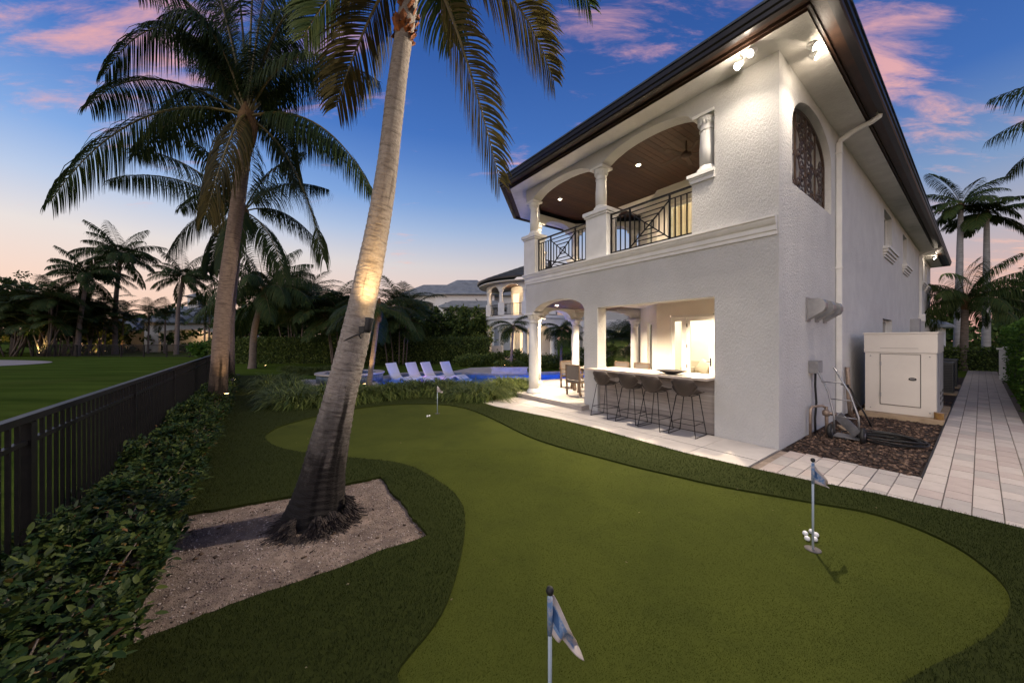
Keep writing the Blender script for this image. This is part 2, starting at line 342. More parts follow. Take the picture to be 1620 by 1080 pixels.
def water_mat():
    m = bpy.data.materials.new('pool_water'); m.use_nodes = True; t = m.node_tree; t.nodes.clear(); n = t.nodes.new; k = t.links.new
    a = n('ShaderNodeBsdfTransparent'); a.inputs[0].default_value = (.52, .74, .97, 1)
    b = n('ShaderNodeBsdfGlossy'); b.inputs['Roughness'].default_value = .04
    tcd = n('ShaderNodeTexCoord'); nzz = n('ShaderNodeTexNoise'); nzz.inputs['Scale'].default_value = 3.2; nzz.inputs['Detail'].default_value = 3; k(tcd.outputs['Object'], nzz.inputs['Vector'])
    bp = n('ShaderNodeBump'); bp.inputs['Strength'].default_value = .5; bp.inputs['Distance'].default_value = .05; k(nzz.outputs['Fac'], bp.inputs['Height']); k(bp.outputs[0], b.inputs['Normal'])
    fr = n('ShaderNodeFresnel'); fr.inputs[0].default_value = 1.33; k(bp.outputs[0], fr.inputs['Normal'])
    mu = n('ShaderNodeMath'); mu.operation = 'MULTIPLY'; mu.inputs[1].default_value = .4; k(fr.outputs[0], mu.inputs[0]); x = n('ShaderNodeMixShader'); k(mu.outputs[0], x.inputs[0]); k(a.outputs[0], x.inputs[1]); k(b.outputs[0], x.inputs[2])
    o = n('ShaderNodeOutputMaterial'); k(x.outputs[0], o.inputs[0]); return m
M['water'] = water_mat()
# ================================================================== GROUND
POOL = smooth_poly([(-5.6, 14.2), (-4.6, 12.9), (-3.2, 12.3), (-1.5, 12.4), (-.5, 13.3), (.7, 14.45), (2.2, 15.5), (4.2, 16.2), (5.0, 17.6), (4.0, 18.9), (2.0, 18.6), (.5, 18.0), (-.9, 17.9), (-2.2, 18.5), (-4.4, 18.7), (-5.7, 17.4)], 4)
POOL_OUT = offset_poly(POOL, -.0)
def grow(pl, d):
    a = sum(pl[i][0]*pl[(i+1) % len(pl)][1]-pl[(i+1) % len(pl)][0]*pl[i][1] for i in range(len(pl)))
    return offset_poly(pl, d if a < 0 else -d)
lawn = sheet([[(-500, -300), (500, -300), (500, 700), (-500, 700)], grow(POOL, .2)], 0).build('lawn', M['lawn']); tag(lawn, 'wide mown lawn running past the fence and pool to the far houses', None, kind='structure')
GREEN_PX = [(419, 691), (432, 681), (449, 673), (502, 659), (563, 647), (624, 640.5), (691, 640), (736, 646), (780, 663), (830, 688), (880, 706), (940, 722), (1000, 738), (1060, 752), (1130, 768), (1200, 781), (1290, 797), (1370, 811), (1440, 833), (1510, 865), (1560, 900), (1590, 930), (1598, 955), (1590, 985), (1570, 1005), (1530, 1030), (1480, 1055), (1420, 1090), (1280, 1180), (1080, 1270), (880, 1280), (700, 1190), (640, 1100), (630, 1065), (650, 1036), (680, 1000), (705, 960), (722, 910), (733, 860), (735.6, 816), (724, 788), (699, 766), (658, 742), (616, 731), (547, 724), (483, 717), (455, 712), (430, 704)]
GREEN = smooth_poly([tuple(gp(*p, .02))[:2] for p in GREEN_PX], 3)
SAND0 = [tuple(gp(*p, .03))[:2] for p in ((602, 754), (677, 847), (480, 918), (385, 950), (296, 986), (212, 1020), (180, 1010), (235, 935), (296, 813), (440, 789))]
SAND = []
for i in range(len(SAND0)):
    a, c = Vector(SAND0[i]), Vector(SAND0[(i+1) % len(SAND0)]); k = max(2, int((c-a).length/.06)); nn_ = Vector((-(c-a).y, (c-a).x)).normalized()
    for q in range(k): t = q/k; SAND.append(tuple(a.lerp(c, t)+nn_*(random.uniform(-.010, .010)+.012*math.sin(q*.55+i))*min(1, 6*t*(1-t)+.2)))
n_ = (.806, .592)
def off_line(o, Y): return ((o-n_[1]*Y)/n_[0], Y)     # point at depth Y on the line parallel to the house front at offset o
TURF = [tuple(hp(-1.7, 5.6))[:2], tuple(hp(-1.58, 4.97))[:2], tuple(hp(-1.36, 3.6))[:2], tuple(hp(-1.32, 2.6))[:2], tuple(hp(-1.37, 1.6))[:2], tuple(hp(-1.38, .8))[:2], tuple(hp(-1.28, -.05))[:2], tuple(hp(-1.18, -.65))[:2], tuple(hp(-1.03, -1.2))[:2], tuple(hp(-.98, -1.8))[:2], tuple(hp(-.98, -3.2))[:2], tuple(hp(-.98, -9))[:2], (6.5, -5), off_line(-.72, -3), off_line(-.72, 8), off_line(-.85, 17), (-10.5, 17), (-9.3, 14.5), (-8.2, 12.2), (-5.5, 11.2), (-3, 10.6), (-1.1, 10)]
turf_b = sheet([TURF, GREEN, SAND], .04); skirt(turf_b, GREEN, .0, .04); skirt(turf_b, SAND, 0, .04); skirt(turf_b, TURF, 0, .04)
tag(turf_b.build('turf_fringe', M['turf']), 'dark long pile turf bordering the putting green', None, kind='structure')
tag(sheet([GREEN], .018).build('putting_green', M['green']), 'lighter short pile putting green with a winding edge', None, kind='structure')
sx = [p[0] for p in SAND]; sy = [p[1] for p in SAND]
sand = sheet([SAND], .008); tag(sand.build('sand_bed', M['sand']), 'triangular bed of coarse shell sand around the leaning palm', None, kind='structure')
def inside(P, poly):
    x, y = P[:, 0], P[:, 1]; c = np.zeros(len(P), bool); n = len(poly)
    for i in range(n):
        x0, y0 = poly[i]; x1, y1 = poly[(i+1) % n]
        if y0 == y1: continue
        c ^= ((y0 > y) != (y1 > y)) & (x < (x1-x0)*(y-y0)/(y1-y0)+x0)
    return c
def scatter(poly, n, lo, hi, holes=()):
    P = RNG.uniform(lo, hi, (n, 2)); k = inside(P, poly)
    for h in holes: k &= ~inside(P, h)
    return P[k]
def blades(name, P, z0, h, w, m, lean=.5):
    n = len(P); a = RNG.uniform(0, 2*np.pi, n); b = RNG.uniform(0, 2*np.pi, n); H = h*RNG.uniform(.6, 1.2, n); l = RNG.uniform(0, lean, n)*H
    B = np.c_[P, np.full(n, z0)]; s = np.c_[np.cos(a), np.sin(a), np.zeros(n)]*w/2
    T = B+np.c_[np.cos(b)*l, np.sin(b)*l, H]
    V = np.stack([B-s, B+s, T], 1).reshape(-1, 3); Fq = np.arange(3*n).reshape(-1, 3)
    return link(name, arr_mesh(name, V, Fq, m))
Pn = scatter(TURF, 1300000, (-8.5, .75), (6.0, 10.5), (GREEN, SAND))
Pn = Pn[(np.abs(Pn[:, 0])/np.maximum(Pn[:, 1], .1) < 1.6)]
keep = RNG.random(len(Pn)) < np.clip((2.6/np.maximum(Pn[:, 1], 1))**1.3, .06, 1)*.85; Pn = Pn[keep]
tag(blades('turf_grass', Pn, .035, .028, .0045, M['blade'], .9), 'short upright blades of the dark turf', None, kind='stuff')
Pn = scatter(GREEN, 900000, (-1.6, .9), (5.4, 5.6)); Pn = Pn[RNG.random(len(Pn)) < np.clip((2.2/np.maximum(Pn[:, 1], 1))**1.4, .1, 1)]
tag(blades('green_grass', Pn, .016, .0085, .0030, M['greenblade'], 1.4), 'very short clipped blades of the putting green', None, kind='stuff')
# sand grains and shell bits on the bed
Pg = scatter(SAND, 30000, (min(sx), min(sy)), (max(sx), max(sy)))
Pg = Pg[np.hypot(Pg[:, 0]+2.0, Pg[:, 1]-3.5) > .3]
def chips(name, P, z0, smin, smax, m, flat=.5, power=2.5):
    n = len(P); s = smin+(smax-smin)*RNG.random(n)**power
    base = np.array([(1,0,0),(0,1,0),(-1,0,0),(0,-1,0),(0,0,1),(0,0,-1)], float)
    J = base[None]*(1+RNG.uniform(-.4, .4, (n, 6, 1))); J[:, :, 2] *= flat
    a = RNG.uniform(0, 6.28, n); c, si = np.cos(a)[:, None], np.sin(a)[:, None]
    X = J[:, :, 0]*c-J[:, :, 1]*si; Y = J[:, :, 0]*si+J[:, :, 1]*c; tl = RNG.uniform(-.5, .5, (n, 1)); Z = J[:, :, 2]+tl*X
    V = np.stack([X, Y, Z], 2)*s[:, None, None]+np.c_[P, z0+s*flat*.5][:, None, :]
    f = np.array([(0,1,4),(1,2,4),(2,3,4),(3,0,4),(1,0,5),(2,1,5),(3,2,5),(0,3,5)]); Fq = (f[None]+6*np.arange(n)[:, None, None]).reshape(-1, 3)
    return link(name, arr_mesh(name, V.reshape(-1, 3), Fq, m))
tag(chips('sand_grains', Pg, .008, .002, .011, M['grain'], .6, 5), 'loose shell bits and crumbs lying on the sand bed', None, kind='stuff')
tag(sheet([[off_line(-1.7, -3), off_line(-.66, -3), off_line(-.66, 9), off_line(-.8, 18), off_line(-1.75, 18)]], .004).build('soil_bed', M['soil']), 'dark soil strip under the shrubs beside the fence', None, kind='structure')
bk = smooth_poly([(-34.6, 24), (-36.4, 27.3), (-42, 29.6), (-52, 30.6), (-60, 27), (-52, 21), (-42, 19.6), (-36.6, 21.2)], 4)
tag(sheet([bk], .02).build('sand_bunker', M['bunker']), 'pale sand bunker at the far edge of the lawn', None, kind='structure')

Pl = scatter(SAND, 2600, (min(sx), min(sy)), (max(sx), max(sy))); Pl = Pl[RNG.random(len(Pl)) < .10]
q = chips('bark_litter', Pl, .010, .006, .03, mat('litter', (.03, .018, .012), (.13, .075, .04), rough=.9, island=1.5), .18, 2); tag(q, 'bits of bark and dry leaf lying on the sand bed', None, kind='stuff')
Pl = scatter(TURF, 4200, (-4, 1.2), (5.5, 7), (SAND,)); Pl = Pl[RNG.random(len(Pl)) < .018]
q = chips('leaf_debris', Pl, .040, .004, .016, mat('debris', (.10, .07, .035), (.34, .27, .17), rough=.9, island=1.5), .2, 1.5); tag(q, 'stray dry leaf bits lying on the turf', None, kind='stuff')
# ------------------------------------------------------------------ pool
pb = sheet([POOL], -1.1); skirt(pb, POOL, -1.1, .02)
tag(pb.build('pool_basin', M['pooltile']), 'blue plaster basin of the swimming pool', None, kind='structure')
shelf = [(-5.5, 14.3), (-4.4, 14.35), (-1.3, 14.9), (-1.2, 17.95), (-2.2, 18.45), (-4.4, 18.65), (-5.6, 17.4)]
MBs = MB().prism(shelf, -1.08, -.30, False); tag(MBs.build('sun_shelf', M['pooltile']), 'shallow submerged ledge under the white loungers', None, kind='structure')
tag(sheet([POOL], -.06).build('pool_water', M['water']), 'rippled blue lit water of the swimming pool', None, kind='structure')
cp = sheet([grow(POOL, .42), POOL], .045); skirt(cp, grow(POOL, .42), 0, .045); skirt(cp, POOL, -.1, .045)
tag(cp.build('pool_coping', M['coping']), 'pale stone coping around the pool', None, kind='structure')
deck = [(-3.4, 18.9), (-2.2, 18.95), (-.9, 18.35), (.3, 18.45), (.5, 20.5), (-1, 22.3), (-2.6, 21.6)]
tag(MB().prism(deck, 0, .035).build('pool_deck', M['coping']), 'beige paved deck on the far side of the pool', None, kind='structure')
tag(MB().prism([(-9.4, 13.2), (-7.6, 13.0), (-7.6, 15.2), (-9.2, 15.4)], 0, .03).build('spa_deck', M['coping']), 'small pale paved pad left of the round spa', None, kind='structure')
plight = [(-4.2, 12.75, -.5), (-2.1, 12.7, -.5), (.3, 14.6, -.5), (3.2, 16.4, -.5), (-1.0, 15.9, -.55)]
for i, p in enumerate(plight):
    fx = tag(MB().lathe([(.10, 0), (.10, .03), (.02, .05)], p, 14).build('pool_light', glow('pool_lens', (.35, .5, 1), 6)), 'small round blue lamp set in the pool wall underwater', 'pool light', 'underwater lamps of the pool')
    lamp('pool_glow', 'POINT', (p[0], p[1], p[2]+.12), (190, 22, 150, 140, 20)[i], (.13, .26, 1.0), size=.12)
for p in ((-3.15, 15.9, -.2), (-4.1, 16.1, -.2)):
    tag(MB().lathe([(.06, 0), (.06, .03), (.02, .05)], p, 12).build('ledge_light', glow('violet_lens', (.7, .25, 1), 5)), 'small violet lamp on the ledge by the %s loungers' % ('two right' if p[0] > -3.5 else 'two left'), 'pool light', 'violet lamps between the loungers')
    lamp('violet_glow', 'POINT', (p[0], p[1], p[2]+.3), 2.5, (.62, .16, 1.0), size=.1)

# ------------------------------------------------------------------ paving along the house (house-local layouts)
def local_root(name, label, kind='structure'):
    r = empty(name, HC, HA); tag(r, label, None, kind=kind); return r
patio = local_root('patio', 'pale large slab patio strip along the house front')
MB().prism([(-1.85, -.02), (0.3, -.02), (.3, 4.2), (-.05, 4.2), (-.05, 9), (-1.85, 9)], 0, .014).build('joint_bed', M['joint'], patio)
yy = .0; xs = [(-1.8, -.86), (-.85, .0)]; k = 0
while yy < 8.6:
    wid = .80
    for xa, xb in xs:
        if yy > 4.0 and xa > -.86: xb = -.28
        me = MB().box((0, 0, 0), (xb-xa-.006, wid-.006, .022)).mesh('slab', M['slab']); link('slab', me, patio, (xa, yy, .008+.002*random.random()))
    yy += wid; k += 1
tag(MB().prism([(-1.75, -.13), (-.02, -.13), (-.02, -.035), (-1.75, -.035)], 0, .026).build('drain_strip', M['copper']), 'narrow bronze drain strip between patio and pavers', None, kind='structure').location = HC
bpy.data.objects['drain_strip'].rotation_euler = (0, 0, HA)
walk = local_root('paver_walkway', 'pink beige paver walkway running along the side of the house')
MB().prism([(-1.6, -4.5), (-1.6, -.13), (.12, -.13), (.12, -1.48), (34, -1.48), (34, -2.55), (6, -2.55), (6, -4.5)], 0, .014).build('joint_bed', M['joint'], walk)
pv = {}
def paver(x0, x1, y0, y1):
    w, d = round(x1-x0-.007, 3), round(y1-y0-.004, 3); m = random.choice(['pavA', 'pavA', 'pavB', 'pavC']); key = (w, d, m)
    if key not in pv:
        b = MB(); e = .0025
        b.add([(0,0,0),(w,0,0),(w,d,0),(0,d,0),(e,e,.024),(w-e,e,.024),(w-e,d-e,.024),(e,d-e,.024)], [(4,5,6,7),(0,1,5,4),(1,2,6,5),(2,3,7,6),(3,0,4,7)]); pv[key] = b.mesh('paver', M[m])
    link('paver', pv[key], walk, (x0, y0, .006+random.uniform(0, .003)), (random.uniform(-.003, .003), random.uniform(-.003, .003), 0))
far_pav = MB(); cnt = 0
rows = [(-1.48-.194*(i+1), -1.48-.194*i) for i in range(-7, 15)]
for ri, (y0, y1) in enumerate(rows):
    x = -1.6+(ri*37 % 10)*.05
    while x < 33:
        ln = random.choice([.30, .40, .40, .48]); xe = x+ln
        ok = (x < .12 and y1 < -.12) or (y1 < -1.47 and (y0 > -2.6 or x < 6.2))
        if ok:
            a = x; b = min(xe, .12) if y1 > -1.47 else xe
            if b-a > .06:
                if x < 11 and cnt < 300 and x > -1.45: paver(a, b, y0, y1); cnt += 1
                else: far_pav.box((a+.004, y0+.004, .006), (b-.004, y1-.004, .031))
        x = xe
tag(far_pav.build('far_pavers', M['pavA'], walk), None, None, kind='stuff')
grav = local_root('gravel_bed', 'bed of dark lava gravel between house wall and walkway')
MB().prism([(.12, -1.47), (20, -1.47), (20, 0), (.0, 0)], 0, .012).build('gravel_base', M['gravel'], grav)
MB().box((.1, -1.485, 0), (20, -1.468, .045)).build('edging_strip', M['rubber'], grav)
Pg = np.c_[RNG.uniform(.05, 9, 5200), RNG.uniform(-1.44, -.02, 5200)]; Pg = Pg[(Pg[:, 0] > .08)]
Pg = Pg[RNG.random(len(Pg)) < np.clip(3.2/np.maximum(Pg[:, 0], .5), .3, 1)]
q = chips('gravel_stones', Pg, .014, .012, .042, M['stone'], .5, 1.4); q.parent = grav; tag(q, None, None, kind='stuff')

# ================================================================== HOUSE
house = empty('house', HC, HA); tag(house, 'large white two storey stucco house with balcony and arched loggia at its corner', 'house')
def hb(name, mb, m, parent=None, **kw): return mb.build(name, m, parent or house, **kw)
def arch(a, b, zs, rise):
    mid, h = (a+b)/2, (b-a)/2
    return lambda s: zs+rise*math.sqrt(max(0, 1-((s-mid)/h)**2))
def wallp(P, Q, thk, z0, z1, holes=(), mb=None):
    """wall from P to Q (outward on the left), holes = (s0, s1, bottom, top or top(s))"""
    P, Q = Vector((*P, 0)), Vector((*Q, 0)); d = (Q-P); L = d.length; d.normalize(); nin = Vector((d.y, -d.x, 0)); mb = mb or MB()
    cuts = {0.0, L}
    for s0, s1, zb, zt in holes:
        k = 26 if callable(zt) else 1
        for i in range(k+1):
            u = i/k; cuts.add(min(L, max(0, s0+(s1-s0)*((1-math.cos(math.pi*u))/2 if k > 1 else u))))
    cuts = sorted(cuts)
    def prism(a, b, zla, zlb, zha, zhb):
        if max(zha-zla, zhb-zlb) < 1e-4: return
        pts = []
        for s, zl, zh in ((a, zla, zha), (b, zlb, zhb)):
            o = P+d*s; pts += [o+Vector((0, 0, zl)), o+nin*thk+Vector((0, 0, zl)), o+nin*thk+Vector((0, 0, zh)), o+Vector((0, 0, zh))]
        mb.add(pts, [(0,1,2,3),(7,6,5,4),(0,4,5,1),(2,6,7,3),(0,3,7,4),(1,5,6,2)])
    for a, b in zip(cuts, cuts[1:]):
        if b-a < 1e-5: continue
        mid = (a+b)/2; hs = [h for h in holes if h[0] < mid < h[1]]
        if not hs: prism(a, b, z0, z0, z1, z1); continue
        s0, s1, zb, zt = hs[0]; f = zt if callable(zt) else (lambda s: zt)
        e = 1e-5; prism(a, b, z0, z0, zb, zb); prism(a, b, f(a+e), f(b-e), z1, z1)
    return mb
ZT = 6.45
A_, B_, C_, D_, E_, F_, G_ = (0, 0), (0, 6.5), (1.55, 8.05), (3.65, 8.05), (5.5, 6.2), (28, 6.2), (28, 0)
PLAN = [A_, B_, C_, D_, E_, F_, G_]
def colgap(zs, *arcs):
    def f(s):
        for a, b, r in arcs:
            if a <= s <= b: return arch(a, b, zs, r)(s)
        return zs
    return f
# front wall, lower and upper
hb('wall', wallp((0, .0), B_, .32, -.05, 3.5, [(.97, 3.68, -.05, 2.59), (4.11, 6.5, -.05, colgap(2.60, (4.13, 6.12, .33)))]), M['stucco'])
hb('wall', wallp((0, .0), B_, .32, 3.5, 3.80), M['stucco']); hb('wall', wallp((0, .0), B_, .32, 3.80, ZT, [(.97, 1.38, 4.85, colgap(6.06)), (1.38, 6.5, 3.80, colgap(6.06, (1.40, 3.48, .27), (3.92, 6.12, .27)))]), M['stucco'])
# bay walls
Lc = math.hypot(1.55, 1.55); Lf = 2.10; Le = math.hypot(1.85, 1.85)
for P, Q, L in ((B_, C_, Lc), (C_, D_, Lf), (D_, E_, Le)):
    hb('wall', wallp(P, Q, .30, -.05, 3.5, [(.0, L, -.05, colgap(2.60, (.36, L-.36, .33)))]), M['stucco'])
    hb('wall', wallp(P, Q, .30, 3.5, 3.80), M['stucco']); hb('wall', wallp(P, Q, .30, 3.80, ZT, [(.0, L, 3.80, colgap(6.06, (.36, L-.36, .27)))]), M['stucco'])
# side wall: x runs along it
SX = lambda x: 28-x
sidew = [(SX(11.9), SX(10.2), 4.9, 6.2), (SX(16.2), SX(14.9), 4.9, 6.2), (SX(23.3), SX(22.0), 4.9, 6.2), (SX(25.6), SX(24.5), 4.9, 6.2)]
hb('wall', wallp((28, 0), (.322, 0), .32, 3.5, ZT, sidew+[(SX(3.28), SX(.67), 4.5, arch(SX(3.28), SX(.67), 5.55, .68))]), M['knockdown'])
hb('wall', wallp((28, 0), (.322, 0), .32, -.05, 3.5, [(SX(11.9), SX(9.9), 1.3, 2.5)]), M['knockdown'])
hb('wall', MB().box((.0, -.002, -.05), (.325, .0, ZT)), M['knockdown'])
hb('wall', wallp(E_, F_, .3, -.05, ZT), M['stucco']); hb('wall', wallp(F_, G_, .3, -.05, ZT), M['stucco'])
# walls behind loggia and balcony, with their doors
DW = (2.50, 3.82)
hb('wall', wallp((3.6, .33), (3.6, 4.26), .2, .0, 3.0, [(DW[0]-.33, DW[1]-.33, .0, 2.54)]), M['plain'])
hb('wall', wallp((3.6, .33), (3.6, 4.26), .2, 3.78, 6.6, [(1.9-.33, 3.9-.33, 3.78, 6.0)]), M['plain'])
for z0, z1, zt in ((0, 3.0, 2.40), (3.78, 6.6, 6.0)):
    hb('wall', wallp((3.6, 4.26), (5.32, 5.98), .2, z0, z1, [(.62, 1.30, z0, zt)]), M['plain'])
hb('wall', MB().box((.34, .325, -.05), (3.6, .335, 6.6)), M['plain'])
# cornice band round the front and the bay
def sweep(mb, pts, prof, closed=False):
    """profile (outward, z) along an open or closed plan line with mitred corners"""
    n = len(pts); rings = []
    for o, zz in prof:
        if closed: q = offset_poly(pts, o)
        else:
            q = []
            for i in range(n):
                dirs = []
                if i > 0: a = Vector(pts[i])-Vector(pts[i-1]); dirs.append(Vector((-a.y, a.x)).normalized())
                if i < n-1: a = Vector(pts[i+1])-Vector(pts[i]); dirs.append(Vector((-a.y, a.x)).normalized())
                m = sum(dirs, Vector((0, 0))).normalized(); q.append(tuple(Vector(pts[i])+m*(o/m.dot(dirs[0]))))
        rings.append([(x, y, zz) for x, y in q])
    k = len(prof); vs = [rings[j][i] for i in range(n) for j in range(k)]
    fs = [(i*k+j, ((i+1) % n)*k+j, ((i+1) % n)*k+j+1, i*k+j+1) for i in range(n if closed else n-1) for j in range(k-1)]
    if not closed: fs += [tuple(range(k)), tuple(reversed([(n-1)*k+j for j in range(k)]))]
    return mb.add(vs, fs)
corn = sweep(MB(), [(0, .02), B_, C_, D_, E_], [(0, 3.50), (.025, 3.50), (.025, 3.56), (.045, 3.575), (.045, 3.65), (.075, 3.68), (.10, 3.73), (.10, 3.755), (.125, 3.765), (.125, 3.80), (0, 3.803)])
hb('cornice', corn, M['trim'])
# pedestals, columns
def pedestal(x, y, w, d, z0, z1, rz=0):
    b = MB(); Mx = Matrix.Translation((x, y, 0)) @ Matrix.Rotation(rz, 4, 'Z')
    b.box((-d/2, -w/2, z0), (d/2, w/2, z1-.14), Mx); b.box((-d/2-.03, -w/2-.03, z1-.14), (d/2+.03, w/2+.03, z1-.09), Mx); b.box((-d/2-.06, -w/2-.06, z1-.088), (d/2+.06, w/2+.06, z1), Mx)
    return hb('pedestal', b, M['trim'])
def column(x, y, z0, z1, r):
    o = hb('column', MB().lathe([(r, z0+.14), (r*1.01, z0+.5), (r*.97, (z0+z1)/2), (r*.90, z1-.30)], (x, y, 0), 28), M['trim'])
    MB().lathe([(r*1.42, z0), (r*1.42, z0+.05), (r*1.32, z0+.06), (r*1.34, z0+.09), (r*1.12, z0+.11), (r*1.0, z0+.145)], (x, y, 0), 28).build('column_base', M['trim'], o)
    c = MB().lathe([(r*.90, z1-.31), (r*1.02, z1-.30), (r*1.02, z1-.27), (r*.92, z1-.26), (r*.94, z1-.20), (r*1.18, z1-.12), (r*1.32, z1-.075), (r*1.32, z1-.06)], (x, y, 0), 28)
    for k in range(16):
        a = 2*math.pi*k/16; c.lathe([(.0, z1-.20), (.022, z1-.17), (.026, z1-.13), (.0, z1-.10)], (x+math.cos(a)*r*1.06, y+math.sin(a)*r*1.06, 0), 6)
    c.box((x-r*1.45, y-r*1.45, z1-.058), (x+r*1.45, y+r*1.45, z1)); c.build('capital', M['trim'], o)
    return o
for (x, y) in ((.14, 6.30), (1.55, 7.80), (3.62, 7.82), (5.25, 6.2)): column(x, y, .15, 2.61, .150)
for (x, y, rz, w) in ((.16, 6.30, 0, .52), (1.58, 7.78, R(-22), .46), (3.60, 7.80, R(22), .46), (5.2, 6.2, R(45), .46)):
    pedestal(x, y, w, .40, 3.802, 5.0, rz); column(x, y, 5.0, 6.07, .125)
pedestal(.16, 3.70, .64, .40, 3.802, 4.98); column(.16, 3.70, 4.98, 6.07, .135)
b = MB().box((-.05, .96, 4.85), (.36, 1.42, 4.885)); b.box((-.035, .96, 4.78), (.34, 1.405, 4.848)); b.box((-.075, .955, 4.887), (.38, 1.445, 4.95)); hb('pedestal', b, M['trim'])
column(.17, 1.17, 4.95, 6.065, .135)
# floors between storeys, planked ceilings
BAYI = [(.32, .34), (.32, 6.4), (1.68, 7.75), (3.55, 7.75), (5.2, 6.1), (3.6, 4.3), (3.6, .34)]
hb('floor_slab', MB().prism(BAYI, 3.06, 3.78), M['plain'])
def xr(y):
    l = .325 if y < 6.38 else .325+(y-6.38)
    if y < 4.26: r = 3.6
    elif y < 5.96: r = 3.6+(y-4.26)
    else: r = 5.3-(y-5.96)
    return l, max(l+.02, r)
def planks(zc, name):
    c = hb(name, MB().prism(BAYI, zc+.03, zc+.05), M['core']); y = .345; i = 0; wd = .145
    while y < 7.7:
        y1 = min(y+wd-.006, 7.75); a0, b0 = xr(y); a1, b1 = xr(y1)
        m = MB().prism([(a0, y), (b0, y), (b1, y1), (a1, y1)], zc+random.uniform(0, .003), zc+.029).mesh('plank', M['plank' if random.random() < .55 else 'plank2'])
        link('plank', m, c); y += wd; i += 1
    return c
planks(3.005, 'loggia_ceiling'); planks(6.60, 'balcony_ceiling')
def downlight(x, y, zc, e, spot=True, cone=130):
    o = hb('downlight', MB().lathe([(.085, 0), (.085, -.008), (.06, -.010)], (x, y, zc), 18), M['white'])
    MB().lathe([(.058, -.0102), (.05, -.016), (.01, -.018)], (x, y, zc), 16).build('lens', M['warm'], o)
    lamp('downlight_lamp', 'SPOT', (x, y, zc-.04), e, (1, .80, .56), house, (x, y, 0), .05, cone, .6)
for x, y in ((1.67, 3.65), (1.56, 6.6)): downlight(x, y, 6.60, 300, cone=150)
for x, y in ((1.2, 1.9), (2.6, 2.4), (1.2, 3.4), (2.0, 5.3), (1.7, 6.9), (3.4, 6.4)): downlight(x, y, 3.0, 740)
def fan(x, y, zc, a0):
    o = hb('ceiling_fan', MB().tube([(x, y, zc), (x, y, zc-.28)], .018, 8).lathe([(.03, -.26), (.11, -.29), (.12, -.36), (.05, -.40)], (x, y, zc), 16), M['brown'])
    for k in range(5):
        Mx = Matrix.Translation((x, y, zc-.33)) @ Matrix.Rotation(a0+k*2*math.pi/5, 4, 'Z') @ Matrix.Rotation(.2, 4, 'X')
        MB().add([Mx @ Vector(v) for v in ((.1,-.03,0),(.62,-.07,0),(.66,.0,0),(.62,.06,0),(.1,.03,0),(.1,-.03,.01),(.62,-.07,.01),(.66,.0,.01),(.62,.06,.01),(.1,.03,.01))], [(4,3,2,1,0),(5,6,7,8,9),(0,1,6,5),(1,2,7,6),(2,3,8,7),(3,4,9,8),(4,0,5,9)]).build('blade', M['brown'], o)
fan(1.6, 2.3, 6.60, .3); fan(1.35, 4.9, 3.0, .6)
# balcony railings
def railing(P, Q, z0=3.83, z1=4.83):
    P, Q = Vector((*P, 0)), Vector((*Q, 0)); d = Q-P; L = d.length; d.normalize()
    pt = lambda s, zz: P+d*s+Vector((0, 0, zz))
    b = MB(); b.bar(pt(0, z1-.02), pt(L, z1-.02), .045, .035); b.bar(pt(0, z1-.13), pt(L, z1-.13), .02, .02); b.bar(pt(0, z0+.06), pt(L, z0+.06), .025, .025)
    for s in (.015, L*.25, L*.73, L-.015): b.bar(pt(s, z0), pt(s, z1-.04), .032)
    o = hb('railing', b, M['iron']); zl, zh = z0+.075, z1-.14
    def vb(s, a, c): MB().bar(pt(s, a), pt(s, c), .022).build('baluster', M['iron'], o)
    for a, c in ((.015, L*.25), (L*.73, L-.015)):
        k = max(2, round((c-a)/.115))
        for i in range(1, k): vb(a+(c-a)*i/k, zl, zh)
    a, c = L*.25, L*.73; cx, cz = (a+c)/2, (zl+zh)/2
    for (s0, q0), (s1, q1) in (((a, zl), (c, zh)), ((a, zh), (c, zl))): MB().bar(pt(s0, q0), pt(s1, q1), .024).build('diagonal_bar', M['iron'], o)
    for t in (.22, .5, .75):
        hs, hz = (c-a)/2*t, (zh-zl)/2*t
        for (s0, q0), (s1, q1) in (((cx-hs, cz-hz), (cx+hs, cz-hz)), ((cx-hs, cz+hz), (cx+hs, cz+hz)), ((cx-hs, cz-hz), (cx-hs, cz+hz)), ((cx+hs, cz-hz), (cx+hs, cz+hz))):
            MB().bar(pt(s0, q0), pt(s1, q1), .021).build('lattice_bar', M['iron'], o)
railing((.12, 1.40), (.12, 3.37)); railing((.12, 4.03), (.12, 6.04)); railing((.42, 6.70), (1.35, 7.62)); railing((1.85, 7.85), (3.35, 7.85)); railing((3.85, 7.6), (5.0, 6.45))
# eaves: soffit, brown board, gutter, roof
SOF = .47
sf = sweep(MB(), PLAN, [(-.02, ZT), (SOF, ZT)], True); roof = None
ov = .78; eave = offset_poly(PLAN, ov-.04); r1, r2 = (3.9, 3.7, 8.35), (24.6, 3.1, 8.3)
rb = MB(); ev = [(x, y, 6.68) for x, y in eave]
def apex(p): return r1 if p[0] < 8 else r2
for i in range(7):
    a, c = ev[i], ev[(i+1) % 7]
    ra, rc = apex(a), apex(c)
    rb.add([a, c, rc] if ra == rc else [a, c, rc, ra], [(0, 1, 2)] if ra == rc else [(0, 1, 2, 3)])
roof = hb('roof', rb, M['tile'])
sf.build('soffit', M['soffit'], roof)
sweep(MB(), PLAN, [(SOF, ZT), (SOF, ZT+.05), (SOF+.035, ZT+.05), (SOF+.035, ZT+.10), (ov-.10, ZT+.10), (ov-.10, ZT+.2)], True).build('fascia', M['brown'], roof)
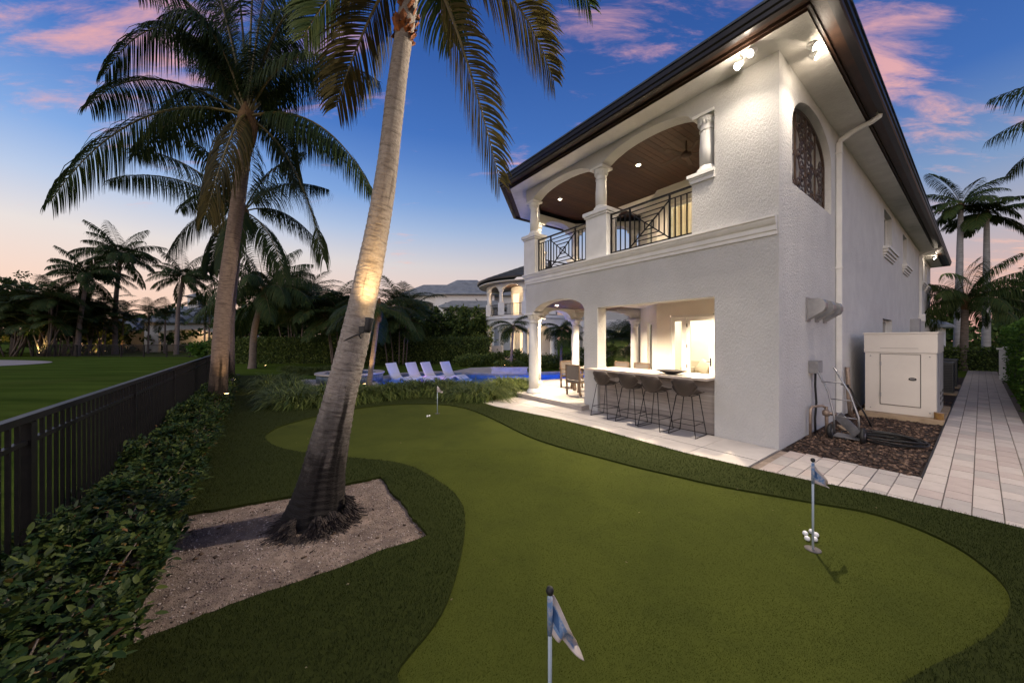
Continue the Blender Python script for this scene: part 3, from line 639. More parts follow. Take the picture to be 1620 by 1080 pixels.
sweep(MB(), PLAN, [(ov-.115, ZT+.04), (ov-.02, ZT+.035), (ov, ZT+.06), (ov, ZT+.12), (ov+.025, ZT+.14), (ov+.025, ZT+.23), (ov-.05, ZT+.235), (ov-.115, ZT+.2), (ov-.115, ZT+.04)], True).build('gutter', M['gutter'], roof)
sweep(MB(), PLAN, [(ov-.2, ZT+.215), (ov+.045, ZT+.24), (ov+.045, ZT+.275), (ov-.2, ZT+.36)], True).build('roof_edge', M['tile'], roof)
for i in range(46):                                  # rows of tile butts on the side slope
    pass
# side windows with stepped sills
def side_window(x0, x1, z0, z1, sill=True):
    f = MB(); f.box((x0+.002, .14, z0), (x0+.06, .19, z1)); f.box((x1-.06, .14, z0), (x1-.002, .19, z1)); f.box((x0+.06, .14, z1-.06), (x1-.06, .19, z1-.002)); f.box((x0+.06, .14, z0+.002), (x1-.06, .19, z0+.06)); f.box(((x0+x1)/2-.02, .145, z0+.06), ((x0+x1)/2+.02, .185, z1-.06))
    o = hb('window', f, M['white']); MB().box((x0+.06, .16, z0+.06), (x1-.06, .17, z1-.06)).build('pane', M['darkglass'], o)
    if sill:
        s = MB()
        for i, (p, a, c) in enumerate(((.16, 0, .09), (.12, .092, .18), (.075, .182, .27), (.04, .272, .34))): s.box((x0-.30+i*.05, -p, z0-c), (x1+.30-i*.05, .12 if i == 0 else -.001, z0-a-.001))
        s.build('sill', M['trim'], o)
for x0, x1 in ((10.2, 11.9), (14.9, 16.2), (22.0, 23.3), (24.5, 25.6)): side_window(x0, x1, 4.9, 6.2)
side_window(9.9, 11.9, 1.3, 2.5, False)
# arched ironwork screen in the side opening
GX0, GX1, GZ0 = .69, 3.26, 4.52
gb = MB(); cx, hw = (GX0+GX1)/2, (GX1-GX0)/2; YG = .13
arcp = [(GX0, YG, GZ0), (GX0, YG, 5.5)]+[(cx-hw*math.cos(t), YG, 5.5+.66*math.sin(t)) for t in [math.pi*i/24 for i in range(1, 24)]]+[(GX1, YG, 5.5), (GX1, YG, GZ0), (GX0, YG, GZ0)]
for a, c in zip(arcp, arcp[1:]): gb.bar(a, c, .05, .045, (0, 1, 0))
for s in (-.5, 0, .5): gb.bar((cx+hw*s, YG, GZ0), (cx+hw*s, YG, 5.5+.66*math.sqrt(1-s*s)), .035, .03, (0, 1, 0))
gr = hb('ironwork_screen', gb, M['bronze'])
def spiral(cx, cz, r, turns, a0, sgn=1, n=22):
    pts = []
    for i in range(n+1):
        t = i/n; rr = r*(1-t)**.8+.012; a = a0+sgn*turns*2*math.pi*t; pts.append(Vector((cx+rr*math.cos(a), 0, cz+rr*math.sin(a))))
    return pts
def scroll_mesh(sgn):
    b = MB()
    def rib(p, w=.030):
        m = len(p); vs = []
        for i, q in enumerate(p):
            t = (p[min(i+1, m-1)]-p[max(i-1, 0)]).normalized(); nn = Vector((-t.z, 0, t.x)); ww = w*(1-.4*i/m)
            vs += [q+nn*ww/2+Vector((0, -.008, 0)), q-nn*ww/2+Vector((0, -.008, 0)), q-nn*ww/2+Vector((0, .008, 0)), q+nn*ww/2+Vector((0, .008, 0))]
        b.add(vs, [(i*4+k, i*4+(k+1) % 4, i*4+4+(k+1) % 4, i*4+4+k) for i in range(m-1) for k in range(4)])
    rib(spiral(sgn*.13, .33, .15, 1.7, math.pi/2, sgn)); rib(spiral(sgn*.12, .05, .12, 1.6, -math.pi/2, -sgn)); rib(spiral(-sgn*.06, .20, .10, 1.4, 0, sgn))
    rib([Vector((sgn*x, 0, zz)) for x, zz in ((.0, .0), (-.06, .10), (-.04, .22), (.05, .34), (.13, .48))], .026)
    rib([Vector((sgn*x, 0, zz)) for x, zz in ((.25, .02), (.29, .14), (.24, .26), (.27, .40))], .022)
    for x, zz in ((.13, .33), (.12, .05), (-.06, .20), (.27, .42)):
        b.lathe([(.0, -.03), (.028, -.015), (.030, .012), (.0, .03)], (sgn*x, 0, zz), 7, Matrix.Rotation(math.pi/2, 4, 'X'))
    return b.mesh('scroll', M['bronze'])
sm = [scroll_mesh(1), scroll_mesh(-1)]
for ix in range(4):
    xc = GX0+hw*2*(ix+.5)/4; sg = 1 if ix % 2 else -1; top = 5.5+.66*math.sqrt(max(0, 1-(min(hw*.97, abs(xc-cx)+hw*.16)/hw)**2)); zz = GZ0+.02
    while top-zz > .16:
        h = min(.56, top-zz); link('scroll', sm[0 if sg > 0 else 1], gr, (xc-sg*.04, YG, zz), (0, 0, 0), (1.25, 1, h/.50)); zz += h*.96
# downspouts
def downspout(x, zt, zb, kick=True):
    b = MB(); b.box((x-.055, -.105, zb), (x+.055, -.012, zt))
    o = hb('downspout', b, M['trim'])
    MB().tube([(x, -.06, zt-.02), (x, -.08, zt+.05), (x, -.30, zt+.16), (x, -.56, zt+.22), (x, -.66, zt+.27), (x, -.68, zt+.40)], .055, 10).build('elbow', M['trim'], o)
    for zz in (zb+.9, zb+3.2, zt-.25): MB().box((x-.075, -.115, zz), (x+.075, -.001, zz+.035)).build('strap', M['trim'], o)
downspout(3.70, 6.18, .18); downspout(21.1, 6.15, 3.1)
MB().box((20.9, -.22, 2.75), (21.3, -.002, 3.12)).build('leader_box', M['trim'], house)
# soffit floodlights (the two lit pairs at the corner and the far one)
def flood(x, y, ax, ay, e, twin=True, wash=.06):
    o = hb('floodlight', MB().lathe([(.07, 0), (.07, -.025), (.03, -.035)], (x, y, ZT), 14), M['white'])
    t = Vector((-ay, ax, 0)).normalized()*.13
    for sgn in ((-1, 1) if twin else (0,)):
        c = Vector((x, y, ZT-.10))+t*sgn; a = Vector((ax, ay, -.9)).normalized(); q = a.to_track_quat('Z', 'Y').to_matrix().to_4x4()
        h = MB(); h.lathe([(.03, -.07), (.05, -.05), (.062, .05), (.055, .055)], c, 14, q); h.bar((x, y, ZT-.03), c-a*.05, .016); hd = h.build('lamp_head', M['white'], o)
        MB().lathe([(.054, .056), (.04, .066), (.005, .07)], c, 14, q).build('bulb', M['cold'], o)
        if sgn > -1: lamp('flood_spill', 'POINT', tuple(c+a*.13), 15, (1, .84, .66), house, size=.05)
        lamp('flood_lamp', 'SPOT', tuple(c+a*.10), e if sgn < 1 else e*wash, (1, .86, .70), house, tuple(c+a*.10+(Vector((ax*1.0, ay*1.0, -1)) if sgn < 1 else Vector((ax*.35, ay*.35, -1)))), .04, 118 if sgn < 1 else 160, .8)
flood(-.38, .33, -1, .55, 2500); flood(.30, -.36, .12, -1, 1100, True, .13); flood(23.6, -.36, -.2, -1, 60, False)
# bar counter in the big opening: stone top, tile cladding
bc = hb('bar_counter', MB().box((-.30, .80, 1.055), (.62, 3.86, 1.10)) if False else MB().prism([(-.30, .975), (.62, .975), (.62, 3.675), (-.005, 3.675), (-.005, 3.86), (-.30, 3.86)], 1.055, 1.10), M['stonetop'])
MB().box((.09, .972, -.04), (.30, 3.678, 1.05)).build('bar_core', M['joint'], bc)
zz = .03; r_ = 0
while zz < 1.03:
    y = .975; y2 = y+(.45 if r_ % 2 else .9)
    while y < 3.67:
        e = min(y2, 3.675); MB().box((.07, y, zz), (.092, e-.004, min(zz+.142, 1.05))).build('cladding_tile', M[random.choice(['clad', 'clad', 'clad2'])], bc); y = e; y2 = y+.9
    zz += .147; r_ += 1
# doors
def leaf(P, d, w, z0, z1, hinge=None, handle=None, m='white', st=.10):
    """glazed door leaf: P base corner, d unit direction along the leaf"""
    P = Vector((*P, 0)); d = Vector((*d, 0)); nn = Vector((d.y, -d.x, 0)); ang = math.atan2(d.y, d.x); Mx = Matrix.Translation(P) @ Matrix.Rotation(ang, 4, 'Z')
    b = MB(); b.box((0, -.02, z0), (st, .02, z1), Mx); b.box((w-st, -.02, z0), (w, .02, z1), Mx); b.box((st, -.02, z1-st), (w-st, .02, z1), Mx); b.box((st, -.02, z0), (w-st, .02, z0+.16), Mx)
    o = hb('door', b, M[m]); MB().box((st, -.006, z0+.16), (w-st, .006, z1-st), Mx).build('pane', M['glass'], o)
    if hinge is not None:
        for f in (.1, .37, .63, .9): MB().box((hinge-.012, .015, z0+(z1-z0)*f-.05), (hinge+.012, .04, z0+(z1-z0)*f+.05), Mx).build('hinge', M['iron'], o)
    if handle is not None: h = MB().box((handle-.02, .02, z0+.88), (handle+.02, .035, z0+1.12), Mx); h.bar(Mx @ Vector((handle, .05, z0+1.0)), Mx @ Vector((handle+.11, .05, z0+1.0)), .018); h.build('handle', M['iron'], o)
    return o
fr = MB(); fr.box((3.575, DW[0]+.002, .15), (3.70, DW[0]+.05, 2.50)); fr.box((3.575, DW[1]-.05, .15), (3.70, DW[1]-.002, 2.50)); fr.box((3.575, DW[0]+.05, 2.46), (3.70, DW[1]-.05, 2.538)); fr.box((3.575, 3.30, .15), (3.70, 3.345, 2.46)); hb('door_frame', fr, M['trim'])
leaf((3.62, 2.555), (0, 1), .74, .16, 2.455, .735, .06); leaf((3.62, 3.35), (0, 1), .415, .16, 2.455)
s2 = .7071; leaf((3.6+.64*s2+.05, 4.26+.64*s2-.05), (s2, s2), .64, .16, 2.39, None, None, 'white', .07)
leaf((3.62, 1.92), (0, 1), .97, 3.79, 5.97, .97, None, 'white', .08); leaf((3.62, 2.91), (0, 1), .97, 3.79, 5.97, None, None, 'white', .08)
leaf((3.6+.64*s2+.05, 4.26+.64*s2-.05), (s2, s2), .64, 3.79, 5.97, None, None, 'white', .07)
cu = MB(); cu.grid(lambda u, v: (3.95+.05*math.sin(u*60), 1.9+u*2.0, 3.8+v*2.2), 60, 1); hb('curtain', cu, M['curtain'])
# rooms behind the doors
for z0, z1 in ((.0, 3.0), (3.78, 6.6)):
    rm = MB(); rm.box((8.2, .33, z0), (8.3, 5.9, z1)); rm.box((3.8, .325, z1), (8.3, 5.9, z1+.04)); rm.box((3.8, .325, z0-.03), (8.3, 5.9, z0+.15 if z0 < 1 else z0)); rm.box((3.85, .327, z0+.16), (8.2, .37, z1)); rm.box((5.5, 5.87, z0+.16), (8.2, 5.897, z1)); hb('room', rm, M['plain'])
lamp('room_lamp', 'POINT', (5.9, 2.7, 2.55), 360, (1, .84, .62), house, size=.2); lamp('room_lamp', 'POINT', (6.6, 4.6, 2.5), 160, (1, .82, .60), house, size=.2)
lamp('room_lamp', 'POINT', (5.6, 2.9, 6.2), 300, (1, .80, .56), house, size=.2)
sw = MB().box((8.17, 2.92, 1.35), (8.198, 3.02, 1.50)); hb('wall_switch', sw, M['rubber'])
# wall fittings on the side
for i, x in enumerate((1.62, 2.20, 2.78)):
    o = hb('vent_hood', MB().box((x-.19, -.02, 2.14), (x+.05, -.001, 2.58)), M['metal'])
    pr = [(-.02, 2.56), (-.16, 2.56), (-.235, 2.53), (-.27, 2.46), (-.27, 2.38), (-.24, 2.32), (-.02, 2.17)]
    h = MB(); n = len(pr); h.add([(x-.15, a, c) for a, c in pr]+[(x+.05, a, c) for a, c in pr], [tuple(range(n)), tuple(reversed(range(n, 2*n)))]+[(k, n+k, n+(k+1) % n, (k+1) % n) for k in range(n-1)]); h.build('hood', M['metal'], o)
ut = hb('utility_box', MB().box((1.60, -.13, 1.17), (1.95, -.002, 1.40)), M['metal']); MB().box((1.62, -.137, 1.19), (1.93, -.131, 1.38)).build('cover', M['cabside'], ut)
hb('cable', MB().tube([(1.80, -.06, 1.17), (1.83, -.05, .9), (1.86, -.06, .6), (1.82, -.05, .3), (1.80, -.06, .0)], .018, 8), M['rubber'])
hb('meter_box', MB().box((17.3, -.28, 2.1), (18.0, -.002, 2.75)), M['cabside'])
ob = hb('outlet_box', MB().box((3.95, -.05, .40), (4.12, -.002, .55)), M['trim'])
hb('conduit', MB().tube([(4.45, -.06, 1.15), (4.45, -.07, .85), (4.42, -.09, .45), (4.42, -.12, .02)], .045, 10), M['copper'])
pipe = hb('backflow_pipe', MB().tube([(1.42, -.07, .0), (1.42, -.07, .44), (1.44, -.07, .52), (1.52, -.08, .56), (1.80, -.16, .56), (1.86, -.19, .52)], .022, 8), M['copper'])
MB().tube([(1.87, -.20, .54), (1.88, -.21, .0)], .028, 8).build('riser', M['copper'], pipe)
v = MB().lathe([(.05, -.05), (.06, -.02), (.06, .03), (.04, .06)], (1.87, -.2, .42), 10); v.tube([(1.87, -.2, .42), (1.96, -.32, .40)], .03, 8); v.tube([(1.93, -.29, .40), (2.05, -.28, .40)], .012, 6); v.build('valve', M['copper'], pipe)
# loggia platform
pf = local_root('loggia_floor', 'raised pale tiled floor of the arched loggia')
PLAT = [(-.28, 3.95), (-.28, 6.62), (1.44, 8.34), (3.77, 8.34), (5.6, 6.45), (5.32, 5.98), (3.6, 4.26), (3.6, .34), (.34, .34), (.34, 3.95)]
MB().prism(PLAT, 0, .135).build('step_riser', M['clad2'], pf)
q = MB().prism(PLAT, .136, .15); q.build('floor_tile', M['slab'], pf)
# ================================================================== PALMS
def frond_arrays(P, L_leaf, n, w, droop, hang=.35, fwd=.55, seed=0, t0=.14, raise_=.25, twist=0.0):
    """leaflets along the rachis polyline P (k x 3); returns verts, quads"""
    rg = np.random.default_rng(seed); P = np.asarray(P, float); k = len(P)
    seg = np.r_[0, np.cumsum(np.linalg.norm(np.diff(P, axis=0), axis=1))]; tt = np.linspace(t0, .995, n); s = tt*seg[-1]
    C = np.stack([np.interp(s, seg, P[:, j]) for j in range(3)], 1)
    Tg = nrm(np.gradient(P, axis=0)); T = nrm(np.stack([np.interp(s, seg, Tg[:, j]) for j in range(3)], 1))
    up = np.array([0, 0, 1.0]); S = np.cross(T, up); bad = np.linalg.norm(S, axis=1) < .25
    S[bad] = S[bad]+np.array([.3, .1, 0]); S = nrm(S)
    if twist: U0 = np.cross(S, T); S = nrm(S*math.cos(twist)+U0*math.sin(twist))
    U = nrm(np.cross(S, T))
    prof = np.interp(tt, [0, t0, .3, .6, .85, 1], [.5, .55, .95, 1, .72, .35])*L_leaf
    Vs, Fs = [], []; b = 0
    for sg in (-1, 1):
        m = n; jit = rg.uniform(-.5, .5, (m, 1)); f = fwd+.55*tt[:, None]**2+.12*jit
        d = nrm(S*sg+T*f+U*(raise_+.10*rg.uniform(-1, 1, (m, 1)))); p = C+rg.uniform(-.01, .01, (m, 3)); L = prof[:, None]*rg.uniform(.82, 1.1, (m, 1))
        g = np.array([0, 0, -1.0]); gone = rg.random(m) < .04
        wv = nrm(T-d*(T*d).sum(1, keepdims=True)); nodes = [(p, .55)]
        for q in range(4):
            d = nrm(d+g*(droop*(hang+q*.22))*rg.uniform(.75, 1.25, (m, 1))); p = p+d*L/4; wv = nrm(wv-d*(wv*d).sum(1, keepdims=True)); nodes.append((p, (1, .9, .6, .08)[q]))
        row = []
        for (pp, ww) in nodes: row += [pp-wv*w*ww/2, pp+wv*w*ww/2]
        V = np.stack(row, 1); V = V[~gone]; m = len(V)
        q = np.array([(0, 1, 3, 2), (2, 3, 5, 4), (4, 5, 7, 6), (6, 7, 9, 8)]); Fq = (q[None]+10*np.arange(m)[:, None, None]).reshape(-1, 4)+b
        Vs.append(V.reshape(-1, 3)); Fs.append(Fq); b += 10*m
    return np.concatenate(Vs), np.concatenate(Fs)
def frond_mesh(name, P, L_leaf, n, w, droop, r0=.03, leafm='frond', **kw):
    V, Q = frond_arrays(P, L_leaf, n, w, droop, **kw)
    mb = MB(); k = len(P); mb.tube(P, [r0*(1-.85*i/(k-1)) for i in range(k)], 5, False)
    b = len(V); V = np.concatenate([V, np.array(mb.v)]); nq = len(Q); Q = np.concatenate([Q, np.array(mb.f)+b])
    me = arr_mesh(name, V, Q, [M[leafm], M['rachis']]); mi = np.zeros(len(Q), np.int32); mi[nq:] = 1; me.polygons.foreach_set('material_index', mi)
    return me
def bez(p0, p1, p2, n=14):
    return [tuple(Vector(p0)*(1-t)**2+Vector(p1)*2*t*(1-t)+Vector(p2)*t*t) for t in [i/(n-1) for i in range(n)]]
def canon(L, e0, bend, side=0.0, n=14):
    """rachis starting at the origin along +X at elevation e0, sinking by bend degrees"""
    p = Vector((0, 0, 0)); out = [tuple(p)]
    for i in range(1, n):
        t = i/(n-1); e = R(e0-bend*t**1.25); a = side*t; p = p+Vector((math.cos(e)*math.cos(a), math.cos(e)*math.sin(a), math.sin(e)))*L/(n-1); out.append(tuple(p))
    return out
FV = {}
def fv(kind, i):
    """shared frond meshes for palms of one kind, from upright to hanging"""
    if (kind, i) not in FV:
        L, ll, n, w, dr, m = {'coco': (3.5, 1.0, 80, .036, .7, 'frondfar'), 'far': (3.9, 1.1, 60, .062, .6, 'frondfar'), 'areca': (2.0, .62, 42, .034, .35, 'frondfar'), 'small': (1.35, .45, 44, .022, .45, 'frondfar'), 'royal': (3.3, .95, 74, .060, .8, 'frondfar')}[kind]
        e0, bd = [(78, 50), (60, 70), (42, 80), (22, 72), (2, 62), (-22, 48)][i]
        FV[(kind, i)] = frond_mesh('frond', canon(L, e0, bd, .25*(-1)**i), ll, n, w, dr, .022 if kind != 'small' else .012, m, seed=i*7+len(kind), hang=.75 if kind in ('coco', 'far') else .3, fwd=.4 if kind in ('coco', 'far') else .55)
    return FV[(kind, i)]
def trunk_tube(pts, rad, n=24, ring=.085, depth=.035, seed=0, rough=.03):
    """ringed trunk with uv (turns, metres)"""
    rg = np.random.default_rng(seed); pts = [Vector(p) for p in pts]; m = len(pts); V = []; UV = []; u = None; s = 0
    ph = rg.uniform(0, 6.28, 6)
    for i, p in enumerate(pts):
        t = (pts[min(i+1, m-1)]-pts[max(i-1, 0)]).normalized()
        if u is None: u = Vector((1, 0, 0))
        u = (u-t*u.dot(t)).normalized(); w = t.cross(u)
        if i: s += (p-pts[i-1]).length
        for k in range(n+1):
            a = 2*math.pi*k/n; q = (s+.02*math.sin(2*a+ph[0])+.012*math.sin(3*a+ph[1]))/ring; saw = q-math.floor(q)
            bumps = math.sin(3*a+2.3*s+ph[2])*.4+math.sin(5*a-3.1*s+ph[3])*.3+math.sin(2*a+7*s+ph[4])*.3
            r = rad[i]*(1+depth*((saw if saw < .8 else (1-saw)*4)-.5)+rough*bumps)
            V.append(tuple(p+(u*math.cos(a)+w*math.sin(a))*r)); UV.append((k/n, s))
    Fq = [(i*(n+1)+k, i*(n+1)+k+1, (i+1)*(n+1)+k+1, (i+1)*(n+1)+k) for i in range(m-1) for k in range(n)]
    return np.array(V), np.array(Fq), np.array(UV)
def bark_mat(name, c, c2, dark, streak=0.0, ringw=.085):
    m = bpy.data.materials.new(name); m.use_nodes = True; t = m.node_tree; n = t.nodes.new; k = t.links.new; p = t.nodes['Principled BSDF']
    p.inputs['Roughness'].default_value = .9; p.inputs['Specular IOR Level'].default_value = .15
    tcd = n('ShaderNodeTexCoord'); geo = tcd.outputs['UV']
    def noise(sc, st, det=7, out='Fac', src=None):
        q = n('ShaderNodeMapping'); q.inputs['Scale'].default_value = st; k(src or geo, q.inputs[0]); z = n('ShaderNodeTexNoise'); z.inputs['Scale'].default_value = sc; z.inputs['Detail'].default_value = det; z.inputs['Roughness'].default_value = .65; k(q.outputs[0], z.inputs['Vector']); return z.outputs['Fac']
    def rg(f, a, b, lo=0, hi=1):
        q = n('ShaderNodeMapRange'); q.inputs['From Min'].default_value = a; q.inputs['From Max'].default_value = b; q.inputs['To Min'].default_value = lo; q.inputs['To Max'].default_value = hi; k(f, q.inputs['Value']); return q.outputs[0]
    def mix(f, a, b):
        q = n('ShaderNodeMix'); q.data_type = 'RGBA'; k(f, q.inputs[0])
        for i, v in ((6, a), (7, b)):
            if isinstance(v, tuple): q.inputs[i].default_value = (*v, 1)
            else: k(v, q.inputs[i])
        return q.outputs[2]
    obj = tcd.outputs['Object']
    grain = noise(1, (9, 30, 1), 8); base = mix(rg(grain, .35, .65), c, c2)
    spots = noise(1, (11, 5, 1), 5); base = mix(rg(spots, .66, .72, 0, .8), base, dark); rl = noise(1, (3, 26, 1), 4); base = mix(rg(rl, .53, .64, 0, .52), base, dark); fi = noise(1, (38, 2.5, 1), 4); base = mix(rg(fi, .58, .70, 0, .28), base, dark)
    fine = noise(26, (1, 1, 1), 5, src=obj); base = mix(rg(fine, .56, .74, 0, .55), base, dark)
    if streak:                                        # sooty weeping streaks down the trunk and round the foot
        st = noise(1, (4.5, .45, 1), 5); base = mix(rg(st, .60, .66, 0, streak*.8), base, (.030, .024, .020))
        s0 = n('ShaderNodeSeparateXYZ'); k(geo, s0.inputs[0])
        def mm(op, a, b):
            q = n('ShaderNodeMath'); q.operation = op
            for i_, v_ in enumerate((a, b)):
                if isinstance(v_, (int, float)): q.inputs[i_].default_value = v_
                elif v_ is not None: k(v_, q.inputs[i_])
            return q.outputs[0]
        wv = noise(1, (2, 6, 1), 5)
        for uu, va, vb, ww in ((.885, .35, 1.55, .034), (.80, .2, .95, .02), (.93, .3, 1.0, .016)):
            du = mm('ADD', mm('ABSOLUTE', mm('ADD', mm('SUBTRACT', s0.outputs[0], uu), mm('MULTIPLY', mm('SUBTRACT', wv, .5), .05)), None), 0)
            f = mm('MULTIPLY', rg(du, ww*.45, ww, .93, 0), mm('MULTIPLY', rg(s0.outputs[1], vb-.25, vb, 1, 0), rg(s0.outputs[1], va-.2, va, 0, 1))); base = mix(f, base, (.016, .013, .012))
        sp = n('ShaderNodeSeparateXYZ'); k(geo, sp.inputs[0]); ft = n('ShaderNodeMath'); ft.operation = 'MULTIPLY_ADD'; k(noise(1, (5, 2.2, 1), 5), ft.inputs[0]); ft.inputs[1].default_value = 1.6; k(sp.outputs[1], ft.inputs[2])
        base = mix(rg(ft.outputs[0], 1.45, 2.4, .93, 0), base, (.013, .011, .010))
    k(base, p.inputs['Base Color'])
    b = n('ShaderNodeBump'); b.inputs['Strength'].default_value = .9; b.inputs['Distance'].default_value = .02; k(noise(1, (16, 40, 1), 8), b.inputs['Height']); k(b.outputs[0], p.inputs['Normal']); return m
M['barkmain'] = bark_mat('leaning_palm_bark', (.34, .30, .262), (.235, .198, .168), (.06, .047, .04), 1.0)
M['bark2'] = bark_mat('palm_bark', (.25, .185, .145), (.15, .108, .085), (.05, .036, .028), .5)
def curve_pts(ctrl, n):
    """Catmull-Rom through control points"""
    c = [Vector(p) for p in ctrl]; c = [c[0]*2-c[1]]+c+[c[-1]*2-c[-2]]; out = []; m = len(c)-3
    for i in range(n):
        x = i/(n-1)*m; j = min(int(x), m-1); t = x-j; p0, p1, p2, p3 = c[j:j+4]
        out.append(.5*((2*p1)+(p2-p0)*t+(2*p0-5*p1+4*p2-p3)*t*t+(-p0+3*p1-3*p2+p3)*t**3))
    return out
# ---- the leaning palm in the sand bed
B0 = gp(500, 826, .0)
lean = empty('leaning_palm', B0); tag(lean, 'tall leaning coconut palm with pale ringed trunk rising from the sand bed', 'palm tree')
ctl = [at(497, 836, 3.48), at(512, 745, 3.50), at(535, 640, 3.52), at(563, 530, 3.55), at(590, 400, 3.6), at(612, 270, 3.62), at(630, 120, 3.65), at(647, 0, 3.68), at(656, -90, 3.7)]
tp = curve_pts([p-B0 for p in ctl], 260)
tl = np.linspace(0, 1, 260)
rad = np.interp(tl, [0, .03, .07, .125, .19, .25, .375, .5, .625, .75, .875, 1], [.345, .295, .245, .203, .176, .155, .140, .122, .105, .094, .090, .085])
V, Q, UV = trunk_tube(tp, rad, 44, .062, .075, 3, .035)
link('trunk', arr_mesh('trunk', V, Q, M['barkmain'], True, UV), lean)
# flaring skirt of old roots round the foot
rb = MB(); rr = random.Random(4)
for i in range(3000):
    a = rr.uniform(0, 2*math.pi); lv = rr.random()**1.4; hm = .13+.10*math.sin(2*a+1.0)*math.sin(3*a+.4)+.03*math.sin(9*a); zz = hm*lv
    r = .345-.38*zz+.030*math.sin(3*a+1)*(1-lv)+.016*math.sin(11*a)+rr.uniform(-.012, .012)
    c = Vector((math.cos(a)*r+.010+zz*.16, math.sin(a)*r, zz)); o = Vector((math.cos(a), math.sin(a), 0)); tg = Vector((-o.y, o.x, 0))
    rb.bar(c-o*.035+Vector((0, 0, .018)), c+o*rr.uniform(.0, .024)+tg*rr.uniform(-.014, .014)-Vector((0, 0, rr.uniform(.0, .035))), rr.uniform(.004, .012), rr.uniform(.004, .009))
for i in range(420):
    a = rr.uniform(0, 2*math.pi); o = Vector((math.cos(a), math.sin(a), 0)); tg = Vector((-o.y, o.x, 0)); p = o*.32+Vector((.01, 0, .035)); q_ = o*(.345+.13*rr.random()**2.5)+tg*rr.uniform(-.06, .06)+Vector((0, 0, .010))
    rb.bar(p, q_, rr.uniform(.003, .006), .004)
tag(rb.build('root_skirt', mat('root_fibre', (.050, .037, .030), (.020, .015, .013), rough=.95, scale=14), lean), None, None, kind='stuff')
# ruff of old leaf bases high on the trunk
i0 = int(260*.83); rf = MB(); rr = random.Random(9)
for i in range(46):
    a = rr.uniform(0, 6.28); p = Vector(tp[i0+rr.randint(-7, 7)]); o = Vector((math.cos(a), math.sin(a), 0)); q = p+o*rad[i0]*.96; up = Vector((.1, 0, 1))
    rf.add([q-up*.03, q+o*.03+up*rr.uniform(-.02, .04)+o.cross(up)*.04, q+o*.055+up*rr.uniform(.0, .08), q+up*.06-o.cross(up)*.03], [(0, 1, 2, 3)])
rf.build('leaf_scar_ruff', mat('scar_fibre', (.30, .115, .045), (.16, .06, .03), rough=.9, scale=20), lean)
crown = at(656, -90, 3.7)
def add_frond(root, P, ll, n, w, droop, m='frond', r0=.03, **kw):
    P = [tuple(Vector(p)-root.location) for p in P]; return link('frond', frond_mesh('frond', P, ll, n, w, droop, r0, m, **kw), root)
def pxb(c, a, b, dc, da, db): return bez(at(*c, dc), at(*a, da), at(*b, db), 18)
k = 0
for c, a, b, da, db, m, tw in (((652, -70), (598, -30), (531, 168), 3.55, 3.35, 'frondold', -1.1), ((640, -80), (540, -60), (480, 60), 3.9, 4.1, 'frond', 0), ((668, -75), (722, 10), (791, 286), 3.5, 3.2, 'frondold', 1.2), ((672, -85), (815, -60), (876, 128), 3.75, 3.6, 'frondold', .6), ((672, -95), (840, -190), (935, 12), 4.0, 4.2, 'frond', 0), ((655, -95), (560, -240), (420, -120), 4.2, 4.6, 'frond', 0), ((660, -95), (700, -330), (830, -330), 4.2, 4.6, 'frond', 0), ((656, -95), (640, -350), (560, -420), 4.4, 5.2, 'frond', 0), ((660, -90), (690, -180), (720, 60), 4.4, 5.2, 'frond', 0)):
    add_frond(lean, pxb(c, a, b, 3.7, da, db), .56, 104, .019, .40, m, .026, seed=k, hang=.22, fwd=.75, t0=.2, twist=tw); k += 1
for az, i in ((20, 0), (100, 1), (190, 1), (260, 2), (310, 2), (340, 3), (225, 3)):
    f = link('frond', fv('coco', i), lean, crown-B0, (0, 0, R(az)))
MB().lathe([(.10, -.25), (.13, -.05), (.14, .1), (.08, .3), (.02, .45)], crown-B0, 12).build('crown_shaft', M['shaft'], lean)
# strap, lamp on the trunk
q = at(577, 521, 3.36)
sp = empty('trunk_spotlight', q); tag(sp, 'black spotlight strapped to the leaning trunk aiming its warm beam upwards', 'spotlight')
ax = (at(588, 455, 3.44)-q).normalized(); qm = ax.to_track_quat('Z', 'Y').to_matrix().to_4x4()
MB().lathe([(.020, -.06), (.034, -.04), (.036, .05), (.044, .075), (.042, .08)], (.035, 0, .03), 16, qm).build('lamp_head', M['rubber'], sp)
MB().lathe([(.036, .081), (.02, .083), (.002, .084)], (.035, 0, .03), 14, qm).build('lens', M['ember'], sp)
b = MB(); b.box((-.05, -.02, -.035), (.0, .03, .03)); b.bar((-.02, .0, 0), (.03, 0, .02), .02); b.tube([(-.03, .0, -.02), (-.05, -.01, -.06), (-.035, .0, -.085)], .008, 6); b.build('bracket', M['rubber'], sp)
lamp('spot_lamp', 'SPOT', tuple(ax*.12+Vector((.10, -.19, -.05))), 120, (1, .66, .30), sp, tuple(at(599, 385, 3.54)-q), .04, 80, 1.0)
ti = min(range(260), key=lambda i: abs((Vector(tp[i])+B0).z-(q.z-.02))); c0 = Vector(tp[ti])+B0-q; rr0 = rad[ti]*1.04
MB().tube([c0+Vector((math.cos(a)*rr0, math.sin(a)*rr0, -.05-.07*math.cos(a+3.14)*1.0-.0)) for a in [2*math.pi*i/28 for i in range(29)]], .0055, 6).build('strap_cord', M['rubber'], sp)
